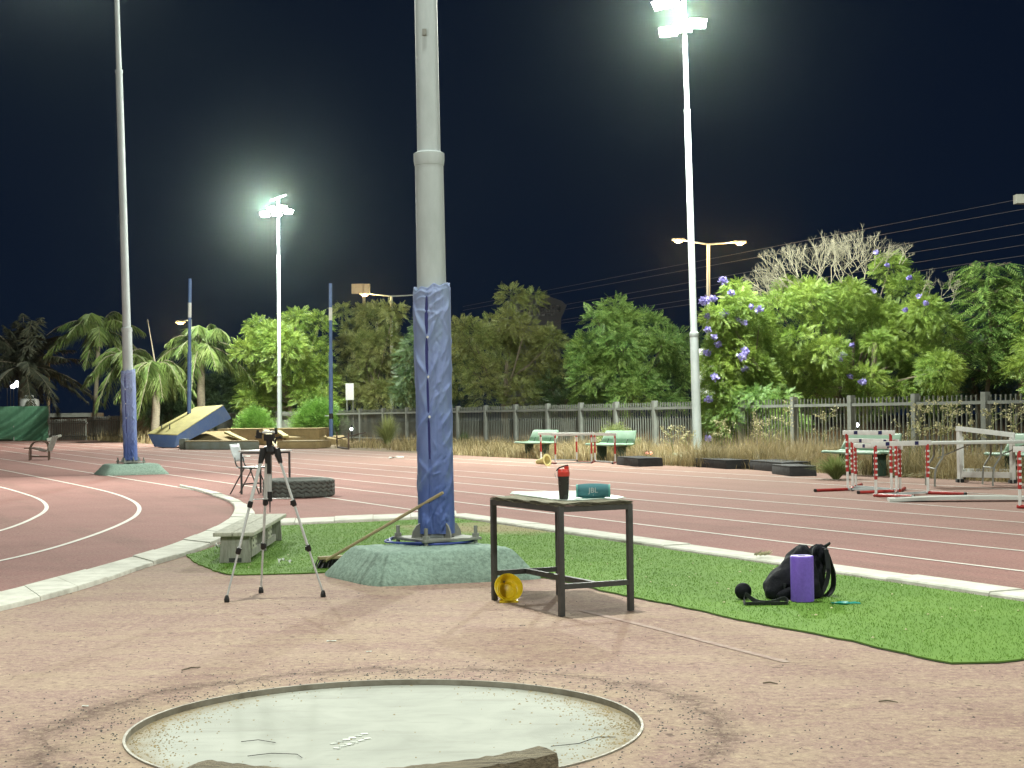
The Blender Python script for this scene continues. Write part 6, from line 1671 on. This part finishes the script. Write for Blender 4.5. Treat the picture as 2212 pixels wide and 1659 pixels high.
def street_lamp(label, px, ytop, heads, Y, base_y=900, lit_pole=True):
    b = P(px, base_y, Y); b.z = 0; top = P(px, ytop, Y); t = thing('street_lamp', label, 'street lamp', tuple(b), group='street lamps beyond the trees')
    mb = MB(); mb.tube([b, Vector((top.x, top.y, top.z))], [.16, .09], 10); part('pole', mb, M['galv'], t)
    for hx, hy in heads:
        h = P(hx, hy, Y); mb = MB(); mb.tube([top, top.lerp(h, .5) + Vector((0, 0, .05)), h + Vector((0, 0, .12))], [.06, .05, .04], 6); part('arm', mb, M['galv'], t)
        mb = MB(); sg = 1 if h.x > top.x else -1; mb.box(h + Vector((0, 0, .10)), (.75, .32, .14)); hd = part('lamp_head', mb, M['greysteel'], t, bevel=.03)
        mb = MB(); mb.ball(h + Vector((0, -.05, .02)), .22, 12, 8, (1.2, .8, .55)); part('lamp_glass', mb, M['sodium'], hd)
    return t
street_lamp('double-armed street lamp glowing orange between the mast and the jacaranda', 1530, 528, [(1465, 521), (1598, 526)], 88)
street_lamp('street lamp with a warm head showing over the trees left of the centre mast', 846, 640, [(788, 637), (905, 640)], 112)
street_lamp('street lamp glowing through the bright palm fronds', 412, 690, [(390, 698)], 118)
pp = P(104.5, 900, 112); pp.z = 0; tp = P(104.5, 771, 112); mb = MB(); mb.tube([pp, tp], .11, 8)
tag(link_mesh('lit_pole', mb.v, mb.f, M['sodium']), 'thin post glowing orange right of the date palm', 'post') if 0 else tag(link_mesh('lit_pole', mb.v, mb.f, M['stick']), 'thin warm-lit post right of the date palm', 'post')
for px, py, r, lab in ((14, 826, .14, 'cool white distant lamp, leftmost in the palm cluster'), (28, 834, .16, 'cool white distant lamp, lowest in the middle of the palm cluster'), (38, 829, .2, 'cool white distant lamp, rightmost and largest of the palm cluster'), (21, 816, .12, 'cool white distant lamp, highest of the palm cluster'), (759, 927, .07, 'tiny blue-white lamp low by the fence right of the jump pit'), (1851, 918, .06, 'tiny blue-white lamp glowing through the fence above the tall hurdle'), (371, 862, .12, 'dim white distant lamp behind the short drooping palm')):
    Y = 150 if px < 400 else (74 if px < 800 else 43); c = P(px, py, Y); t = thing('distant_lamp', lab, 'lamp', tuple(c), group='distant lamps')
    mb = MB(); mb.ball(c, r * (1.6 if px < 60 else 1), 10, 8); part('lamp_glass', mb, M['farlamp'], t)
    mb = MB(); mb.tube([(c.x, c.y + .2, 0), (c.x, c.y + .2, c.z + .2)], .04, 6); part('post', mb, M['black'], t)
c = P(785, 624, 118); mb = MB(); mb.box(P(773, 624, 118), (.95, .5, .75)); mb2 = MB()
t = thing('camera_mast', 'mast with two grey boxes above the left street lamp', 'mast', (c.x, c.y, 0)); part('grey_box', mb, M['conc'], t)
mb = MB(); mb.box(P(792, 624, 118), (.55, .5, .75)); part('grey_box', mb, M['conc'], t); mb = MB(); mb.tube([(c.x, c.y + .4, 0), (c.x, c.y + .4, c.z)], .12, 8); part('pole', mb, M['greysteel'], t)
WY = [((2212, 428.5), (1426, 580)), ((2212, 451.5), (1426, 593.5)), ((2212, 481), (1426, 621.4)), ((2212, 506), (1426, 634.8)), ((2212, 529), (1426, 657)), ((2212, 552), (1426, 667))]
for i, ((xa, ya), (xb, yb)) in enumerate(WY):
    sl = (yb - ya) / (xb - xa); ext = lambda x: ya + sl * (x - xa)
    pts = []
    for k_ in range(15):
        f = k_ / 14; x = 2420 + (1000 - 2420) * f; Y = 60 + 60 * f; p = P(x, ext(x) + 6 * math.sin(PI * f) * 0, Y); pts.append(p)
    mb = MB(); mb.tube(pts, .012, 5); tag(link_mesh('power_line', mb.v, mb.f, M['wire']), 'thin overhead power line, number %s from the top of the six' % ('one', 'two', 'three', 'four', 'five', 'six')[i] if 0 else ['topmost overhead power line of the six crossing the sky', 'second overhead power line from the top', 'third overhead power line from the top', 'fourth overhead power line from the top', 'fifth overhead power line from the top', 'lowest overhead power line of the six'][i], 'power line', 'overhead power lines')
bx = P(2203, 430.5, 59.2); t = thing('utility_pole', 'grey crossarm of a utility pole poking in at the right edge', 'utility pole', (bx.x + 1.6, bx.y, 0))
mb = MB(); mb.box((bx.x + .65, bx.y, bx.z), (1.7, .4, .36)); part('crossarm', mb, M['conc'], t, bevel=.02)
mb = MB(); mb.tube([(bx.x + 1.6, bx.y + .35, 0), (bx.x + 1.6, bx.y + .35, bx.z + 1)], [.2, .14], 10); part('pole', mb, M['conc'], t)
Y = 185; t = thing('office_building', 'faint dark office building with a row of windows behind the dull tree', 'building', tuple(P(1150, 900, Y)))
def hx(pts, d):
    mb = MB(); f = [P(x, y, Y) for x, y in pts]; k = [p + Vector((0, d, 0)) for p in f]; n = len(f)
    mb.v = [tuple(p) for p in f + k]; mb.f = [tuple(range(n))[::-1], tuple(range(n, 2 * n))] + [(i, (i + 1) % n, n + (i + 1) % n, n + i) for i in range(n)]; return mb
part('wall', hx([(1090, 905), (1206, 905), (1212, 688), (1224, 660), (1214, 650), (1168, 634), (1108, 640), (1095, 655)], 14), M['building'], t)
for i in range(8):
    x = 1122 + i * 11.4; o = part('window', hx([(x, 674), (x + 8.5, 674), (x + 8.5, 659), (x, 659)], -.25), M['glass'], t)
for i in range(5):
    x = 1150 + i * 10; part('window', hx([(x, 683), (x + 7, 683), (x + 7, 677), (x, 677)], -.25), M['glass'], t)
HALO_DENSITY = 0.00008
# ================================================================ light
W = bpy.data.worlds.new('World'); S.world = W; W.use_nodes = True
nt = W.node_tree; bg = nt.nodes['Background']
tc_ = N(nt, 'ShaderNodeTexCoord').outputs['Generated']
sp = N(nt, 'ShaderNodeSeparateXYZ'); nt.links.new(tc_, sp.inputs[0])
sky = mixc(nt, ramp(nt, sp.outputs[2], 0.0, 0.5), (0.0036, 0.0078, 0.0195), (0.0017, 0.0041, 0.0120))
nt.links.new(sky, bg.inputs['Color']); bg.inputs['Strength'].default_value = 1.0
def lamp(name, loc, watt, rad=0.3, col=(0.95, 1.0, 0.89)):
    l = bpy.data.lights.new(name, 'POINT'); l.energy = watt; l.shadow_soft_size = rad; l.color = col
    o = bpy.data.objects.new(name, l); o.location = loc; COL.objects.link(o); return o
PW = 12000
def spot(name, loc, aim, watt, ang=150, blend=.75, rad=.3, col=(0.95, 1.0, 0.89)):
    l = bpy.data.lights.new(name, 'SPOT'); l.energy = watt; l.shadow_soft_size = rad; l.color = col; l.spot_size = R(ang); l.spot_blend = blend
    o = bpy.data.objects.new(name, l); o.location = loc; o.rotation_euler = Vector(aim).to_track_quat('-Z', 'Y').to_euler(); COL.objects.link(o); return o
spot('floodlight_lamp', cax(12.3) + Vector((.3, -1.6, 0)), (.15, -.75, -.65), PW * .6)
spot('floodlight_lamp', cax(12.3) + Vector((.3, 1.2, 0)), (.3, .8, -.5), PW * .3)
spot('floodlight_lamp', Vector((lm.x - 1.0, lm.y - 2.2, 12.3)), (.1, -.85, -.52), PW * .9)
spot('floodlight_lamp', Vector((lm.x + .3, lm.y + 1.6, 12.3)), (.3, .8, -.5), PW * .4)
spot('floodlight_lamp', rax(11.9) + Vector((-.3, -1.9, 0)), (-.2, -.8, -.55), PW * .3)
lamp('floodlight_lamp', rax(11.8) + Vector((-.3, -1.7, 0)), PW * 1.1)
spot('floodlight_lamp', rax(12.2) + Vector((-.2, -1.2, 0)), (.25, .9, -.55), PW * 1.35, 165)
spot('floodlight_lamp', fax(11.8) + Vector((-.2, -1.8, -.1)), (.1, -.85, -.5), PW * .4)
lamp('floodlight_lamp', fax(11.7) + Vector((-.4, -1.6, -.1)), PW * 1.5)
spot('floodlight_lamp', fax(12.0) + Vector((-.2, -1.2, 0)), (-.2, .9, -.5), PW * 1.2, 165)
lamp('floodlight_lamp', Vector((24, 6.5, 12.2)), PW * 0.8)
lamp('floodlight_lamp', LN(4.2, -14.2, 12.2), PW * 0.42)
lamp('floodlight_lamp', Vector((-15, -7, 12.2)), PW * 0.75)
for hx_, hy_, Yh in ((1465, 521, 88), (1598, 526, 88), (788, 637, 112), (390, 698, 118)):
    h_ = P(hx_, hy_, Yh); lamp('street_lamp_light', (h_.x, h_.y - .2, h_.z - .35), 1200, .2, (1.0, .60, .22))
hz = MB(); hz.hexa([(-251, -46, -1.1), (251, -46, -1.1), (251, 331, -1.1), (-251, 331, -1.1)], [(-251, -46, 22), (251, -46, 22), (251, 331, 22), (-251, 331, 22)])  # thin volume added to imitate the lens bloom round the lamps
hm = bpy.data.materials.new('halo_air'); hm.use_nodes = True; hn = hm.node_tree; hn.nodes.clear()
ho = N(hn, 'ShaderNodeOutputMaterial'); pv = N(hn, 'ShaderNodeVolumePrincipled'); pv.inputs['Density'].default_value = HALO_DENSITY; pv.inputs['Color'].default_value = (.76, .97, .93, 1); pv.inputs['Anisotropy'].default_value = .96
hn.links.new(pv.outputs[0], ho.inputs['Volume'])
struct('halo_haze', hz, hm, kind='stuff', smooth=False)
S.cycles.volume_bounces = 0
S.view_settings.view_transform = 'Standard'; S.view_settings.look = 'None'
S.view_settings.exposure = 0.06; S.view_settings.gamma = 1.0
S.cycles.use_denoising = True
S.cycles.max_bounces = 6
S.cycles.sample_clamp_indirect = 4.0
